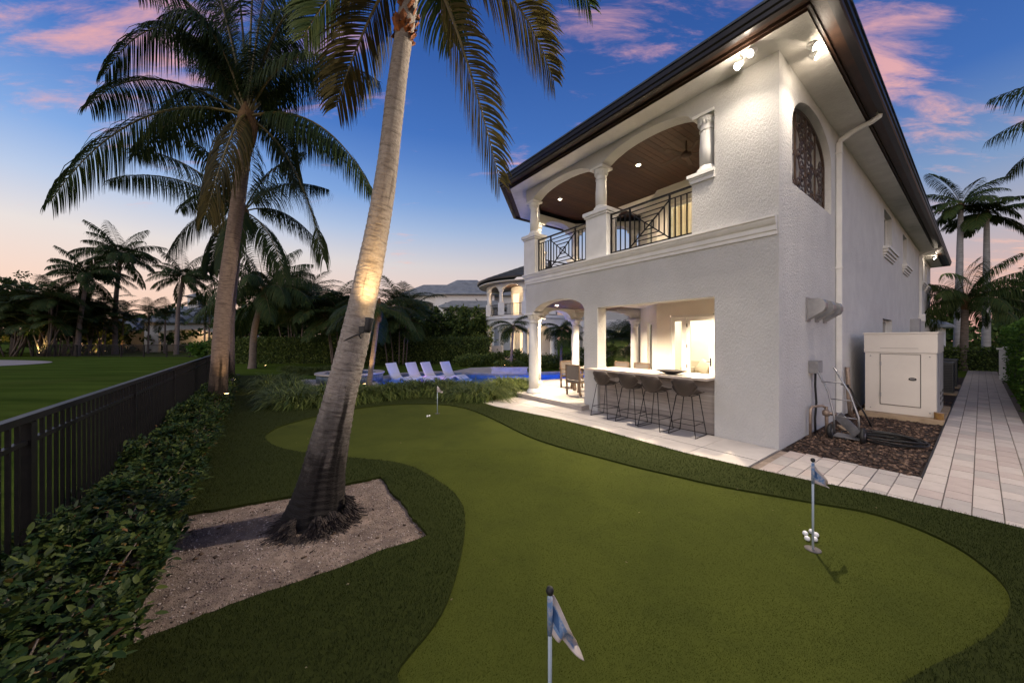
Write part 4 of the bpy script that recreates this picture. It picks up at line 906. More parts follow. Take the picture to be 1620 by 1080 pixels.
# ---- two tall palms at the fence
def uplight(name_label, p, aim, e=30, col=(1, .62, .24), cone=80, body=True, group='garden uplights'):
    o = empty('garden_uplight', p); tag(o, name_label, 'uplight', group)
    a = (Vector(aim)-Vector(p)).normalized(); qm = a.to_track_quat('Z', 'Y').to_matrix().to_4x4()
    MB().tube([(0, 0, -.12), (0, 0, .0)], .012, 6).lathe([(.02, -.05), (.04, -.03), (.045, .05)], (0, 0, .03), 12, qm).build('lamp_body', M['rubber'], o)
    MB().lathe([(.045, .051), (.03, .056), (.003, .058)], (0, 0, .03), 12, qm).build('lens', M['ember'], o)
    lamp('uplight_lamp', 'SPOT', tuple(a*.12+Vector((0, 0, .03))), e, col, o, tuple(Vector(aim)-Vector(p)), .03, cone, .7); return o
P2 = at(345, 655, 8.35); P2.z = 0
p2 = empty('coconut_palm', P2); tag(p2, 'big coconut palm at the fence end with warm lit foot and wide drooping crown', 'palm tree')
ctl = [at(343, 660, 8.35), at(348, 560, 8.36), at(357, 460, 8.4), at(371, 360, 8.4), at(383, 270, 8.4), at(391, 200, 8.4)]
tp2 = curve_pts([p-P2 for p in ctl], 150); r2_ = np.interp(np.linspace(0, 1, 150), [0, .06, .15, .4, .8, 1], [.255, .20, .172, .158, .140, .135])
V, Q, UV = trunk_tube(tp2, r2_, 24, .11, .05, 5); link('trunk', arr_mesh('trunk', V, Q, M['bark2'], True, UV), p2)
D = 8.4; c2 = (391, 185)
for i, (a, b, da, db, m) in enumerate((((215, 120), (80, 318), 7.6, 7.4, 'frond'), ((225, 75), (140, 168), 8.6, 9.0, 'frond'), ((275, -60), (165, 118), 8.0, 7.7, 'frond'), ((300, -70), (215, -10), 9.2, 9.8, 'frond'), ((345, -60), (300, -120), 8.6, 8.4, 'frond'), ((385, -40), (350, -150), 9.4, 10.2, 'frond'), ((410, -20), (455, -140), 8.2, 8.0, 'frond'), ((430, 20), (520, -60), 9.2, 10, 'frond'), ((450, 50), (545, 100), 8.0, 7.6, 'frond'), ((500, 60), (600, 130), 9.4, 10.2, 'frond'), ((515, 150), (590, 305), 8.0, 7.6, 'frond'), ((475, 230), (512, 410), 8.8, 9.2, 'frond'), ((375, 165), (325, 340), 7.5, 7.0, 'frondold'), ((330, 90), (240, 210), 9.6, 10.6, 'frond'), ((365, 60), (330, -30), 9.6, 11, 'frond'), ((345, 40), (285, 60), 9.4, 10.4, 'frond'), ((430, 120), (470, 290), 9.8, 11, 'frond'), ((320, 20), (230, 40), 9.4, 10.2, 'frond'), ((330, -30), (250, 30), 7.8, 7.2, 'frond'), ((440, -20), (500, 10), 7.9, 7.3, 'frond'), ((360, -20), (300, -90), 9.4, 10.4, 'frond'), ((420, 30), (475, 75), 9.6, 10.8, 'frond'), ((400, -60), (410, -170), 9, 9.2, 'frond'), ((300, 140), (215, 245), 9.0, 9.6, 'frond'), ((455, 170), (545, 240), 9.4, 10.4, 'frond'))):
    add_frond(p2, pxb(c2, a, b, D, da, db), 1.10, 165, .024, .80, m, .036, seed=40+i, hang=.75, fwd=.38)
MB().lathe([(.14, -.55), (.19, -.3), (.22, -.05), (.17, .2), (.06, .5)], at(391, 195, 8.4)-P2, 14).build('crown_shaft', M['shaft'], p2)
uplight('garden uplight at the foot of the big palm by the fence', P2+Vector((.42, -.25, .45)), P2+Vector((.05, 0, 2.6)), 26, cone=70)
P3 = at(361, 590, 12.6); P3.z = 0
p3 = empty('coconut_palm', P3); tag(p3, 'shorter coconut palm directly behind the big fence palm', 'palm tree')
tp3 = curve_pts([p-P3 for p in (at(360, 620, 12.6), at(363, 500, 12.6), at(374, 400, 12.6), at(386, 345, 12.6))], 90); r3 = np.interp(np.linspace(0, 1, 90), [0, .1, .3, 1], [.25, .20, .17, .13])
V, Q, UV = trunk_tube(tp3, r3, 18, .12, .05, 6); link('trunk', arr_mesh('trunk', V, Q, M['bark2'], True, UV), p3)
for i, (a, b, da, db) in enumerate((((270, 255), (172, 285), 12.2, 12), ((320, 310), (268, 398), 12, 11.6), ((300, 240), (205, 235), 13.4, 14), ((350, 250), (300, 220), 12, 11.4), ((390, 240), (380, 190), 13, 13.6), ((440, 270), (520, 300), 12.4, 12), ((455, 310), (515, 400), 13, 13.4), ((430, 350), (450, 440), 12, 11.4), ((350, 350), (330, 430), 12.8, 13.2), ((420, 260), (480, 240), 13.8, 14.8), ((380, 320), (350, 420), 11.4, 10.6), ((340, 280), (285, 330), 13.6, 14.4))):
    add_frond(p3, pxb((386, 335), a, b, 12.6, da, db), 1.08, 130, .030, .80, 'frond', .03, seed=70+i, hang=.7, fwd=.4)
MB().lathe([(.13, -.4), (.18, -.2), (.15, .15), (.05, .4)], at(386, 340, 12.6)-P3, 12).build('crown_shaft', M['shaft'], p3)
# ---- palms made of shared fronds
def palm(name, label, px, Y, base_px, base_Y, r0, r1, kind, n, mixw=(0, 1, 1, 2, 2, 3, 3, 4, 4, 5), scale=1.0, group=None, cat='palm tree', crown_py=None, bark='bark', seed=0, ctr=None, zb=0.0, shaft=True):
    rg = random.Random(seed); top = at(px, crown_py, Y); bs = at(base_px, 560, base_Y); bs.z = zb
    o = empty(name, bs); tag(o, label, cat, group)
    mid = (bs+top)/2 if ctr is None else at(*ctr)
    pts = curve_pts([Vector((0, 0, -.05)), mid-bs, top-bs], 34)
    V, Q, UV = trunk_tube(pts, np.interp(np.linspace(0, 1, 34), [0, .1, .3, 1], [r0*1.35, r0*1.05, r0, r1]), 12, .16, .04, seed, .02)
    link('trunk', arr_mesh('trunk', V, Q, M[bark], True, UV), o)
    for j in range(n):
        i = mixw[j % len(mixw)]; s = scale*rg.uniform(.85, 1.1)
        link('frond', fv(kind, i), o, top-bs, (0, 0, 2*math.pi*(j*.382)+rg.uniform(-.25, .25)), (s, s, s))
    if shaft: MB().lathe([(r1*1.0, -.5), (r1*1.5, -.25), (r1*1.4, .1), (r1*.4, .4)], top-bs, 10).build('crown_shaft', M['shaft'], o)
    return o
palm('coconut_palm', 'curved trunk coconut palm in front of the low clipped hedge', 418, 21.5, 399, 21.5, .19, .13, 'coco', 28, scale=1.12, crown_py=462, seed=3, ctr=(403, 520, 21.5))
palm('coconut_palm', 'left one of three tall palms beyond the lawn, trunk bowed to the right', 138, 38, 122, 38, .22, .15, 'far', 25, scale=.98, crown_py=437, seed=4, ctr=(127, 505, 38))
palm('coconut_palm', 'tallest of three palms beyond the lawn, standing in the middle', 191, 42, 182, 42, .25, .17, 'far', 27, scale=1.16, crown_py=407, seed=5, ctr=(183, 480, 42))
palm('coconut_palm', 'right one of three palms beyond the lawn, beside the cupola', 290, 42, 279, 41, .22, .16, 'far', 25, scale=.95, crown_py=440, seed=6, ctr=(282, 490, 42))
for i, (px, py, Y, lb) in enumerate(((236, 497, 44, 'small palm before the left end of the far house roof'), (262, 500, 45, 'small palm under the cupola of the far house'), (325, 485, 44, 'small palm at the right end of the far house'), (332, 497, 43, 'low palm beside the far house pillar'), (195, 500, 44, 'small palm by the lit wall of the far house'))):
    palm('garden_palm', lb, px, Y, px-2, Y, .10, .08, 'areca', 14, scale=1.35 if py < 520 else .9, crown_py=py, seed=20+i, shaft=False)
palm('royal_palm', 'left of two grey trunked royal palms beyond the house end', 1520, 29, 1515, 29, .25, .15, 'royal', 15, (0, 1, 2, 3, 4, 4, 5, 3, 2), 1.05, None, 'palm tree', 325, 'royal', 31)
palm('royal_palm', 'right of two grey trunked royal palms beyond the house end', 1561, 29, 1560, 29, .24, .15, 'royal', 15, (1, 2, 3, 4, 4, 5, 3, 2), 1.0, None, 'palm tree', 338, 'royal', 32)
palm('coconut_palm', 'short coconut palm at the end of the house wall beside the walkway', 1527, 20, 1524, 20, .17, .13, 'coco', 26, scale=.92, crown_py=478, seed=33)
palm('coconut_palm', 'palm whose fronds hang into the top right corner of the view', 1852, 12, 1870, 12, .20, .15, 'coco', 18, scale=1.22, crown_py=165, seed=34)
palm('pygmy_palm', 'small palm in the stone planter before the curved wing', 812, 18.9, 808, 18.9, .075, .06, 'small', 22, (1, 2, 2, 3, 3, 4, 4, 5), 1.0, None, 'palm tree', 516, seed=35, zb=.3, shaft=False)
palm('pygmy_palm', 'small pale trunked palm seen through the loggia arch', 889, 20.5, 887, 20.5, .085, .06, 'small', 22, (1, 2, 2, 3, 3, 4, 4, 5), 1.15, None, 'palm tree', 520, seed=36, shaft=False)
palm('pygmy_palm', 'dense low palm seen through the bar opening', 992, 15.6, 992, 15.6, .08, .06, 'small', 34, (0, 1, 1, 2, 2, 3, 3, 4), 1.30, None, 'palm tree', 548, seed=37, shaft=False)
palm('pygmy_palm', 'second low palm farther back seen through the bar opening', 972, 17.6, 972, 17.6, .08, .06, 'small', 30, (0, 1, 1, 2, 2, 3, 3, 4), 1.4, None, 'palm tree', 552, seed=39, shaft=False)
o = palm('christmas_palm', 'slim palm with lamp lit fronds behind the leaning trunk', 600, 13.0, 583, 13.0, .095, .07, 'small', 18, (2, 2, 3, 3, 4, 4, 5, 3), 1.4, None, 'palm tree', 488, seed=38)
uplight('garden uplight below the slim palm beside the spa', at(576, 606, 12.5)+Vector((0, 0, -.1)), at(596, 490, 13.0), 170, cone=60)
for j, (px, py, Y, lb, sc) in enumerate(((545, 500, 23, 'clump of feathery areca palms left of the leaning trunk', 1.5), (630, 500, 25, 'clump of feathery areca palms right of the leaning trunk', 1.45), (470, 478, 28, 'areca palm clump behind the curved trunk palm', 1.6))):
    rg = random.Random(50+j); bs = at(px, 560, Y); bs.z = 0; o = empty('areca_palm', bs); tag(o, lb, 'palm tree')
    for s in range(7):
        b = Vector((rg.uniform(-.7, .7), rg.uniform(-.6, .6), 0)); tz = CAMZ+(HZ-py)*Y/F+rg.uniform(-1.4, .4); tpp = b*1.7+Vector((0, 0, max(1.0, tz)))
        MB().tube(curve_pts([b, b*1.25+Vector((0, 0, tpp.z*.5)), tpp], 8), [.05]*4+[.04]*4, 6).build('trunk', M['bark'], o)
        for f in range(9):
            link('frond', fv('areca', (0, 1, 1, 2, 2, 3, 3, 4, 1)[f]), o, tpp, (0, 0, f*2.4+s), (sc, sc, sc))
uplight('garden uplight in front of the low hedge beside the curved palm', at(420, 580, 20.8), at(418, 470, 21.5), 60, cone=70)
uplight('garden uplight on the grass strip beside the shrub row', at(368, 605, 10.3)+Vector((0, 0, .05)), at(380, 598, 11), 14, (1, .70, .16), 110)
uplight('far garden uplight under the dark trees beyond the lawn', at(62, 559, 36), at(75, 500, 36.6), 260, (1, .72, .25), 100)
for i, (px, Y, lb) in enumerate(((178, 43, 'far lamp washing the wall of the far house orange'), (152, 43, 'far lamp between the palm trunks by the far house'), (18, 38, 'far lamp at the left end of the dark trees'))):
    uplight(lb, at(px, 562, Y)+Vector((0, 0, .1)), at(px, 500, Y+1), 330, (1, .50, .18), 110)

uplight('added lamp brightening the low palms beyond the loggia', at(975, 578, 14.9)+Vector((0, 0, .1)), at(985, 545, 16), 60, (1, .82, .55), 110)  # added lamp, stands in for the loggia light on this foliage
uplight('garden uplight below the planter palm by the curved wing', at(798, 583, 18.3)+Vector((0, 0, .1)), at(810, 520, 18.9), 35, (1, .74, .42), 70)
# ================================================================== TREES, HEDGES, SHRUBS
def leaf_cloud(C, size, up=.3, flat=1.0, aspect=.55):
    """folded leaf quads at centres C (n x 3)"""
    n = len(C); d = nrm(RNG.normal(size=(n, 3))+np.array([0, 0, up])); r = nrm(np.cross(d, RNG.normal(size=(n, 3)))); s = size*RNG.uniform(.65, 1.3, (n, 1)); nn = np.cross(d, r)
    V = np.stack([C, C+d*s*.45+r*s*aspect*.5+nn*s*.08, C+d*s, C+d*s*.45-r*s*aspect*.5+nn*s*.08], 1)
    return V.reshape(-1, 3), np.arange(4*n).reshape(-1, 4)
def canopy(blobs, per, size, name='crown'):
    """leaves thrown on the shells of many small clumps spread inside the given big blobs (x, y, z, r)"""
    Cs = []
    for x, y, zz, r, k in blobs:
        cl = RNG.normal(size=(k, 3)); cl = nrm(cl)*RNG.uniform(.45, 1.0, (k, 1))**.5*r; cl[:, 2] *= .8; cl += (x, y, zz)
        for c in cl:
            rr = r*RNG.uniform(.20, .38); p = nrm(RNG.normal(size=(per, 3)))*rr*RNG.uniform(.55, 1.05, (per, 1)); p[:, 2] *= .7; Cs.append(p+c)
    return leaf_cloud(np.concatenate(Cs), size)
def tree(label, base, h, r, size=.28, per=46, group=None, m='tree', nb=5, seed=0):
    rg = random.Random(seed); o = empty('broadleaf_tree', base); tag(o, label, 'tree', group)
    t = MB(); blobs = []; t.tube(curve_pts([(0, 0, -.1), (.2, 0, h*.25), (.1, .1, h*.55)], 8), np.linspace(.055*h*.5, .03*h*.5, 8), 8)
    for i in range(nb):
        a = i*2*math.pi/nb+rg.uniform(-.4, .4); q = Vector((math.cos(a)*r*rg.uniform(.3, .65), math.sin(a)*r*rg.uniform(.3, .65), h*rg.uniform(.48, .80))); blobs.append((*q, r*rg.uniform(.42, .62), 13))
        t.tube(curve_pts([(.15, .05, h*.3), tuple(q*.55+Vector((0, 0, h*.15))), tuple(q)], 6), np.linspace(.016*h, .005*h, 6), 6)
    blobs.append((0, 0, h*.8, r*.5, 13)); t.build('trunk', M['bark'], o); V, Q = canopy(blobs, per, size); link('crown', arr_mesh('crown', V, Q, M[m]), o); return o
i = 0
for px, Y, h, r, lb in ((-40, 40, 9, 4.5, 'dark broadleaf tree at the far left edge of the lawn'), (20, 42, 10.5, 4.6, 'tallest dark tree left of the three palms'), (62, 40, 7.6, 3.6, 'dark tree with warm lit stems by the far fence'), (100, 44, 7, 3.4, 'rounded dark tree just left of the bowed palm'), (150, 62, 7.6, 3.2, 'dark tree between the bowed palm and the tallest palm'), (215, 64, 6.6, 3.0, 'dark tree behind the tallest far palm'), (385, 34, 5.8, 2.8, 'dark tree behind the shorter fence palm'), (432, 33, 6.4, 3.0, 'dark tree behind the curved trunk palm'), (490, 36, 6.2, 3.0, 'dark tree behind the hedge left of the areca palms'), (530, 34, 6.6, 2.8, 'dark tree just left of the leaning trunk'), (585, 37, 6.4, 2.8, 'dark tree behind the slim lit palm'), (1600, 48, 10, 4.5, 'dark round tree beyond the gate at the end of the walkway'), (1500, 52, 7, 3.2, 'dark low tree at the end of the house'), (1660, 40, 11, 5, 'dark tree behind the right hedge')):
    b = at(px, 560, Y); b.z = 0; tree(lb, b, h, r, .34, 52, seed=i, nb=6); i += 1
bl = []
for q in range(150):
    a = -1.35+2.7*q/149; rr_ = RNG.uniform(66, 84); bl.append((math.sin(a)*rr_, math.cos(a)*rr_, RNG.uniform(1.0, 4.2), RNG.uniform(2.2, 3.4), 8))
V, Q = canopy(bl, 26, .8); tl_ = link('far_treeline', arr_mesh('far_treeline', V, Q, M['tree'])); tag(tl_, 'dark band of distant trees closing the horizon', None, kind='stuff')
# multi-stemmed palms at the left: slanting pale stems and arching fronds
for j, (px, Y, lb) in enumerate(((28, 37, 'clump of leaning slim stems at the left lawn edge'), (72, 36.5, 'clump of pale leaning stems lit from below by the far fence'), (108, 39, 'clump of slim palm stems beside the bowed trunk'), (-20, 36, 'dark palm clump partly outside the left edge'), (150, 41, 'palm clump with orange lit stems beside the far house'))):
    rg = random.Random(80+j); bs = at(px, 560, Y); bs.z = 0; o = empty('palm_clump', bs); tag(o, lb, 'palm tree')
    for s in range(9):
        b = Vector((rg.uniform(-.9, .9), rg.uniform(-.6, .6), 0)); tpp = b+Vector((rg.uniform(-1.2, 2.2), rg.uniform(-.8, .8), rg.uniform(2.8, 6.2)))
        MB().tube(curve_pts([b, (b+tpp)/2+Vector((.2, 0, -.2)), tpp], 8), [.075]*4+[.055]*4, 6).build('trunk', M['bark'], o)
        for f in range(9): link('frond', fv('areca', (0, 1, 2, 2, 3, 3, 4, 1, 4)[f]), o, tpp, (0, 0, f*2.4+s), (1.45, 1.45, 1.45))
def hedge_box(label, x0, x1, y0, y1, z1, n, size, m, root=(0, 0, 0), rz=0, ragged=.12, z0=.0):
    o = empty('hedge', root, rz); tag(o, label, 'hedge')
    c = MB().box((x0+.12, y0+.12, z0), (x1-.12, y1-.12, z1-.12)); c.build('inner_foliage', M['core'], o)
    ax, ay, az = x1-x0, y1-y0, z1-z0; A = np.array([ax*az, ax*az*.15, ax*ay, ay*az, ay*az]); k = RNG.choice(5, n, p=A/A.sum()); u, v = RNG.random(n), RNG.random(n); P = np.zeros((n, 3))
    X = x0+ax*u; Y = y0+ay*u; Z = z0+az*v
    P[k == 0] = np.c_[X, np.full(n, y0), Z][k == 0]; P[k == 1] = np.c_[X, np.full(n, y1), Z][k == 1]; P[k == 2] = np.c_[X, y0+ay*v, np.full(n, z1)][k == 2]; P[k == 3] = np.c_[np.full(n, x0), Y, Z][k == 3]; P[k == 4] = np.c_[np.full(n, x1), Y, Z][k == 4]
    wob = np.sin(P[:, 0]*2.1+P[:, 2]*1.3)*.5+np.sin(P[:, 0]*5.3+P[:, 1]*3-P[:, 2]*4.1)*.5
    P += (RNG.normal(size=(n, 3))*.5+wob[:, None]*.35)*ragged
    V, Q = leaf_cloud(P, size, .2); link('foliage', arr_mesh('foliage', V, Q, M[m]), o); return o
hedge_box('long low clipped hedge behind the pool lawn', -22.5, -1.9, 25.6, 27.2, 1.84, 36000, .13, 'hedge')
def tall_hedge():
    o = empty('tall_hedge', (0, 0, 0)); tag(o, 'tall loose hedge behind the clipped one, below the grey roofed house', 'hedge')
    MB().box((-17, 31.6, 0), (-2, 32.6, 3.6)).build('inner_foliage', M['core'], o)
    bl = [(RNG.uniform(-17, -2.2), RNG.uniform(30.6, 32.4), RNG.uniform(.8, 4.2), RNG.uniform(.7, 1.1), 9) for _ in range(120)]; V, Q = canopy(bl, 26, .26); link('foliage', arr_mesh('foliage', V, Q, M['hedge']), o)
tall_hedge()
hedge_box('clipped hedge behind the far metal fence', -30.5, -15.5, 37.2, 38.6, 1.45, 9000, .22, 'hedge', ragged=.3)
hedge_box('tall clipped hedge along the right side of the walkway', 6.6, 24.5, -3.6, -2.62, 2.25, 46000, .085, 'brighthedge', HC, HA)
hedge_box('low dark hedge across the end of the walkway', 26, 27.2, -4.5, -.2, 1.25, 5000, .12, 'hedge', HC, HA)
# big leaved shrubs
def shrub_mesh(w, d, h, n, size, m, seed):
    rg = np.random.default_rng(seed); k = 46; c = np.c_[rg.uniform(-w, w, k), rg.uniform(-d, d, k), h*rg.uniform(.25, 1, k)**.7]; c[:, 2] *= 1-.35*(np.abs(c[:, 1])/d)**2
    per = n//k; Vs = []
    for q in c:                                       # rosettes of leaves round shoot tips
        a = rg.uniform(0, 6.28, per); e = rg.uniform(-.35, 1.0, per); dd = np.c_[np.cos(a)*np.cos(e), np.sin(a)*np.cos(e), np.sin(e)]
        s = size*rg.uniform(.4, 1.45, (per, 1)); r = nrm(np.cross(dd, np.array([0, 0, 1.0])+rg.normal(size=(per, 3))*.25)); nn = np.cross(r, dd)
        b = q+dd*.02+rg.normal(size=(per, 3))*.03
        Vs.append(np.stack([b, b+dd*s*.35+r*s*.22+nn*s*.05, b+dd*s*.75+r*s*.16-nn*s*.02, b+dd*s-nn*s*.10, b+dd*s*.75-r*s*.16-nn*s*.02, b+dd*s*.35-r*s*.22+nn*s*.05, b+dd*s*.45-nn*s*.03], 1))
    V = np.concatenate(Vs); n = len(V); q = np.array([(0, 1, 6, 5), (1, 2, 3, 6), (6, 3, 4, 5)])
    return arr_mesh('foliage', V.reshape(-1, 3), (q[None]+7*np.arange(n)[:, None, None]).reshape(-1, 4), m)
sh = [shrub_mesh(.44, .40, .54, 3200, .054, [M['leaf']], 100+i) for i in range(4)]
shr = [shrub_mesh(.44, .38, .50, 92, .055, [M['rustleaf']], 200+i) for i in range(4)]
stem = MB()
for i in range(9): a = i*.7; stem.tube([(.03*math.cos(a), .03*math.sin(a), 0), (.18*math.cos(a), .16*math.sin(a), .22), (.30*math.cos(a), .28*math.sin(a), .42)], [.009, .007, .004], 5)
stem = stem.mesh('stems', M['bark'])
s = .35; i = 0
while s < 14.5:
    Y = 1.0+s*.806; x, y = off_line(-.93-.05*(i % 2)-.006*Y, Y)
    o = empty('shrub', (x, y, 0), HA+math.pi/2+random.uniform(-.3, .3)); tag(o, 'leafy evergreen shrub in the row along the black fence', 'shrub', 'shrubs in the row along the black fence')
    sc = random.uniform(.88, 1.12); o.scale = (1.06, 1.0, sc)
    link('foliage', sh[i % 4], o); link('faded_leaves', shr[i % 4], o); link('stems', stem, o); s += .52; i += 1
# border grass clumps
def clump_mesh(seed, n=240, h=.74):
    rg = np.random.default_rng(seed); a = rg.uniform(0, 6.28, n); r = rg.uniform(0, .16, n); b = np.c_[np.cos(a)*r, np.sin(a)*r, np.zeros(n)]; e = rg.uniform(.5, 1.52, n); L = h*rg.uniform(.88, 1.2, n)
    o = np.c_[np.cos(a+rg.normal(size=n)*.4), np.sin(a+rg.normal(size=n)*.4), np.zeros(n)]; w = rg.uniform(.018, .030, n)[:, None]; sd = np.c_[-o[:, 1], o[:, 0], np.zeros(n)]
    p = b; rows = [p-sd*w/2, p+sd*w/2]; ee = e.copy()
    for q in range(4):
        d = o*np.cos(ee)[:, None]+np.array([0, 0, 1.0])*np.sin(ee)[:, None]; p = p+d*(L/4)[:, None]; p[:, 2] = np.maximum(p[:, 2], .02); ww = w*(1, .9, .65, .1)[q]; rows += [p-sd*ww/2, p+sd*ww/2]; ee = ee-rg.uniform(.42, .78, n)
    V = np.stack(rows, 1); q = np.array([(0, 1, 3, 2), (2, 3, 5, 4), (4, 5, 7, 6), (6, 7, 9, 8)])
    return arr_mesh('border_grass', V.reshape(-1, 3), (q[None]+10*np.arange(n)[:, None, None]).reshape(-1, 4), M['lily'])
cm = [clump_mesh(i) for i in range(5)]
def clump(p, s, group, label):
    o = link('border_grass', random.choice(cm), None, (p[0], p[1], .0), (0, 0, random.uniform(0, 6.28)), (s, s, s*random.uniform(.9, 1.1))); tag(o, label, 'ornamental grass', group)
band = [gp(428, 612), gp(432, 632), gp(452, 644), gp(500, 642), gp(560, 637), gp(610, 631), gp(660, 626), gp(700, 626), gp(740, 633), gp(770, 634)]
bp_ = curve_pts(band, 26)
for i, p in enumerate(bp_):
    nx = Vector((.25, 1, 0)).normalized()
    for j in range(3):
        q = p+nx*(.42*j+random.uniform(-.08, .08))+Vector((random.uniform(-.1, .1), 0, 0)); clump(q, random.uniform(.88, 1.1), 'border grass clumps between green and pool', 'arching clump of border grass between the putting green and the pool')
for i in range(20):
    t = i/19; q = gp(783+t*44, 626-t*2)+Vector((random.uniform(-.05, .05), random.choice([0, .35, .7, 1.05, 1.4])*1.0, 0)); clump(q, random.uniform(.9, 1.1), 'border grass clumps beside the loggia step', 'arching clump of border grass beside the loggia step')
for i in range(26): q = gp(455+i*4.6, 590+random.uniform(-3, 3)); clump(q, .8, 'border grass clumps behind the spa', 'low clump of border grass behind the round spa')
def round_shrub(label, p, r, h, n=1400, size=.10, m='hedge', group=None):
    o = empty('shrub', p); tag(o, label, 'shrub', group); k = 26; c = RNG.normal(size=(k, 3)); c = nrm(c)*RNG.uniform(.3, .8, (k, 1))*np.array([r, r, h*.5])+np.array([0, 0, h*.52])
    P = np.concatenate([q+nrm(RNG.normal(size=(n//k, 3)))*r*.34*RNG.uniform(.5, 1.05, (n//k, 1)) for q in c]); P[:, 2] = np.maximum(P[:, 2], .03); V, Q = leaf_cloud(P, size, .5); link('foliage', arr_mesh('foliage', V, Q, M[m]), o)
    MB().tube([(0, 0, 0), (0, 0, h*.5)], .03, 6).build('stem', M['bark'], o)
for px, py, Y, r, h in ((735, 585, 23, .8, .7), (752, 584, 23.5, .9, .75), (775, 583, 24, .8, .8), (793, 580, 24.5, .8, 1.0), (818, 578, 24, .9, 1.1), (840, 578, 23.5, .9, 1.0), (862, 584, 21.5, .8, .8), (880, 584, 21.5, .9, .85), (900, 583, 21.8, .9, 1.0), (917, 580, 22.5, .9, 1.3)):
    b = at(px, py, Y); b.z = 0; round_shrub('low leafy shrub in the bed below the curved wing', b, r, h, 1300, .13, 'hedge', 'low shrubs in the bed below the curved wing')
for k in range(5):
    b = at(960+k*14, 575, 16.6+k*.5); b.z = 0; round_shrub('bright green bush seen through the bar opening', b, .6, .95, 1300, .12, 'brighthedge', 'bushes seen through the bar opening')
for k in range(5): round_shrub('small plant at the foot of the planter palm', at(788+k*9, 585, 18.9)+Vector((0, 0, .3-at(788, 585, 18.9).z)), .24, .3, 420, .10, 'hedge', 'small plants in the stone planter')
b = at(322, 560, 35); b.z = 0; round_shrub('big leaved pale shrub at the right end of the far fence', b, 1.3, 1.6, 1500, .3, 'brighthedge')
# ================================================================== FENCES
def fence(label, P, Q, h, gap, post, rails, pw=.018, step=2.4, m='iron', pk=None):
    P, Q = Vector(P), Vector(Q); d = Q-P; L = d.length; d.normalize(); a = math.atan2(d.y, d.x)
    o = empty('metal_fence', P, a); tag(o, label, 'fence')
    for zz, w, hh in rails: MB().box((0, -w/2, zz-hh), (L, w/2, zz)).build('rail', M[m], o)
    pm = MB().box((-post/2, -post/2, 0), (post/2, post/2, h-.045)); pm = pm.mesh('post', M[m]); km = MB().box((-(pk or pw)/2, -pw/2, .06), ((pk or pw)/2, pw/2, h-.045)).mesh('picket', M[m])
    n = int(L/gap); ps = max(1, round(step/gap))
    for i in range(n+1):
        if i % ps == 0: link('post', pm, o, (i*gap, 0, 0))
        else: link('picket', km, o, (i*gap, 0, 0))
    return o
fx, fy = off_line(-1.25, .35)
fence('black metal picket fence with double top rail along the shrub row', (fx, fy, 0), (*off_line(-1.25, 17.5), 0), 1.29, .105, .062, ((1.30, .055, .045), (1.135, .034, .030), (.10, .034, .03)), .019, pk=.023)
fence('low dark metal fence across the far end of the lawn', (*at(52, 560, 36.2)[:2], 0), (*at(330, 560, 35.0)[:2], 0), 1.27, .125, .08, ((1.28, .06, .05), (.12, .05, .04)), .028, 2.5)
g2 = empty('gate_post', hp(19.8, -2.62)); tag(g2, 'white square post beside the hedge at the end of the walkway', 'post')
MB().box((-.16, -.16, 0), (.16, .16, 1.35)).build('shaft', M['trim'], g2); MB().box((-.21, -.21, 1.352), (.21, .21, 1.43)).lathe([(.2, 1.432), (.12, 1.5), (.02, 1.54)], (0, 0, 0), 4).build('cap', M['trim'], g2)

# ================================================================== BAR STOOLS
def stool():
    o = empty('bar_stool'); 
    def shell(u, v):
        # u across, v from front lip over the seat up the back
        s = (u-.5)*2; t = v
        if t < .45: x = .23-.40*(t/.45); zz = .735+.012*math.cos(t*7); w = .215+.01*math.sin(t*6)
        else:
            q = (t-.45)/.55; x = -.17-.075*q-.03*math.sin(q*3.1); zz = .735+.30*q**1.15; w = .222-.012*q-.035*max(0, q-.75)*4*abs(s)
        curl = abs(s)**2.2; f = min(1, max(0, (t-.12)/.4)); zz += curl*(.045+.14*f*(1-max(0, (t-.45)/.55)))
        if t > .45: x += curl*.085*(1-.35*(t-.45)/.55); zz -= abs(s)**4*.055*((t-.45)/.55)**2
        return (x, s*w, zz)
    b = MB(); b.smooth = True; b.grid(shell, 18, 26); me = b.mesh('seat_shell', M['shell']); s = link('seat_shell', me, o); md = s.modifiers.new('solid', 'SOLIDIFY'); md.thickness = .014; md.offset = 0
    c = {(sx, sy): Vector((sx*.155+.02, sy*.14, .735)) for sx in (-1, 1) for sy in (-1, 1)}; f = {(sx, sy): Vector((sx*.225, sy*.245, .006)) for sx in (-1, 1) for sy in (-1, 1)}
    for k in c: MB().tube([c[k], f[k]], .0075, 7).build('leg', M['iron'], o)
    for sy in (-1, 1): MB().tube([f[(-1, sy)], f[(1, sy)]], .0075, 7).build('runner', M['iron'], o)
    t = .70; m = {k: c[k].lerp(f[k], t) for k in c}
    r = MB(); ks = [(-1, -1), (1, -1), (1, 1), (-1, 1)]
    for i in range(4): r.tube([m[ks[i]], m[ks[(i+1) % 4]]], .0065, 6)
    r.build('footrest', M['iron'], o)
    q = MB()
    for i in range(4): q.tube([c[ks[i]], c[ks[(i+1) % 4]]], .007, 6)
    q.build('seat_frame', M['iron'], o); return o
st = stool()
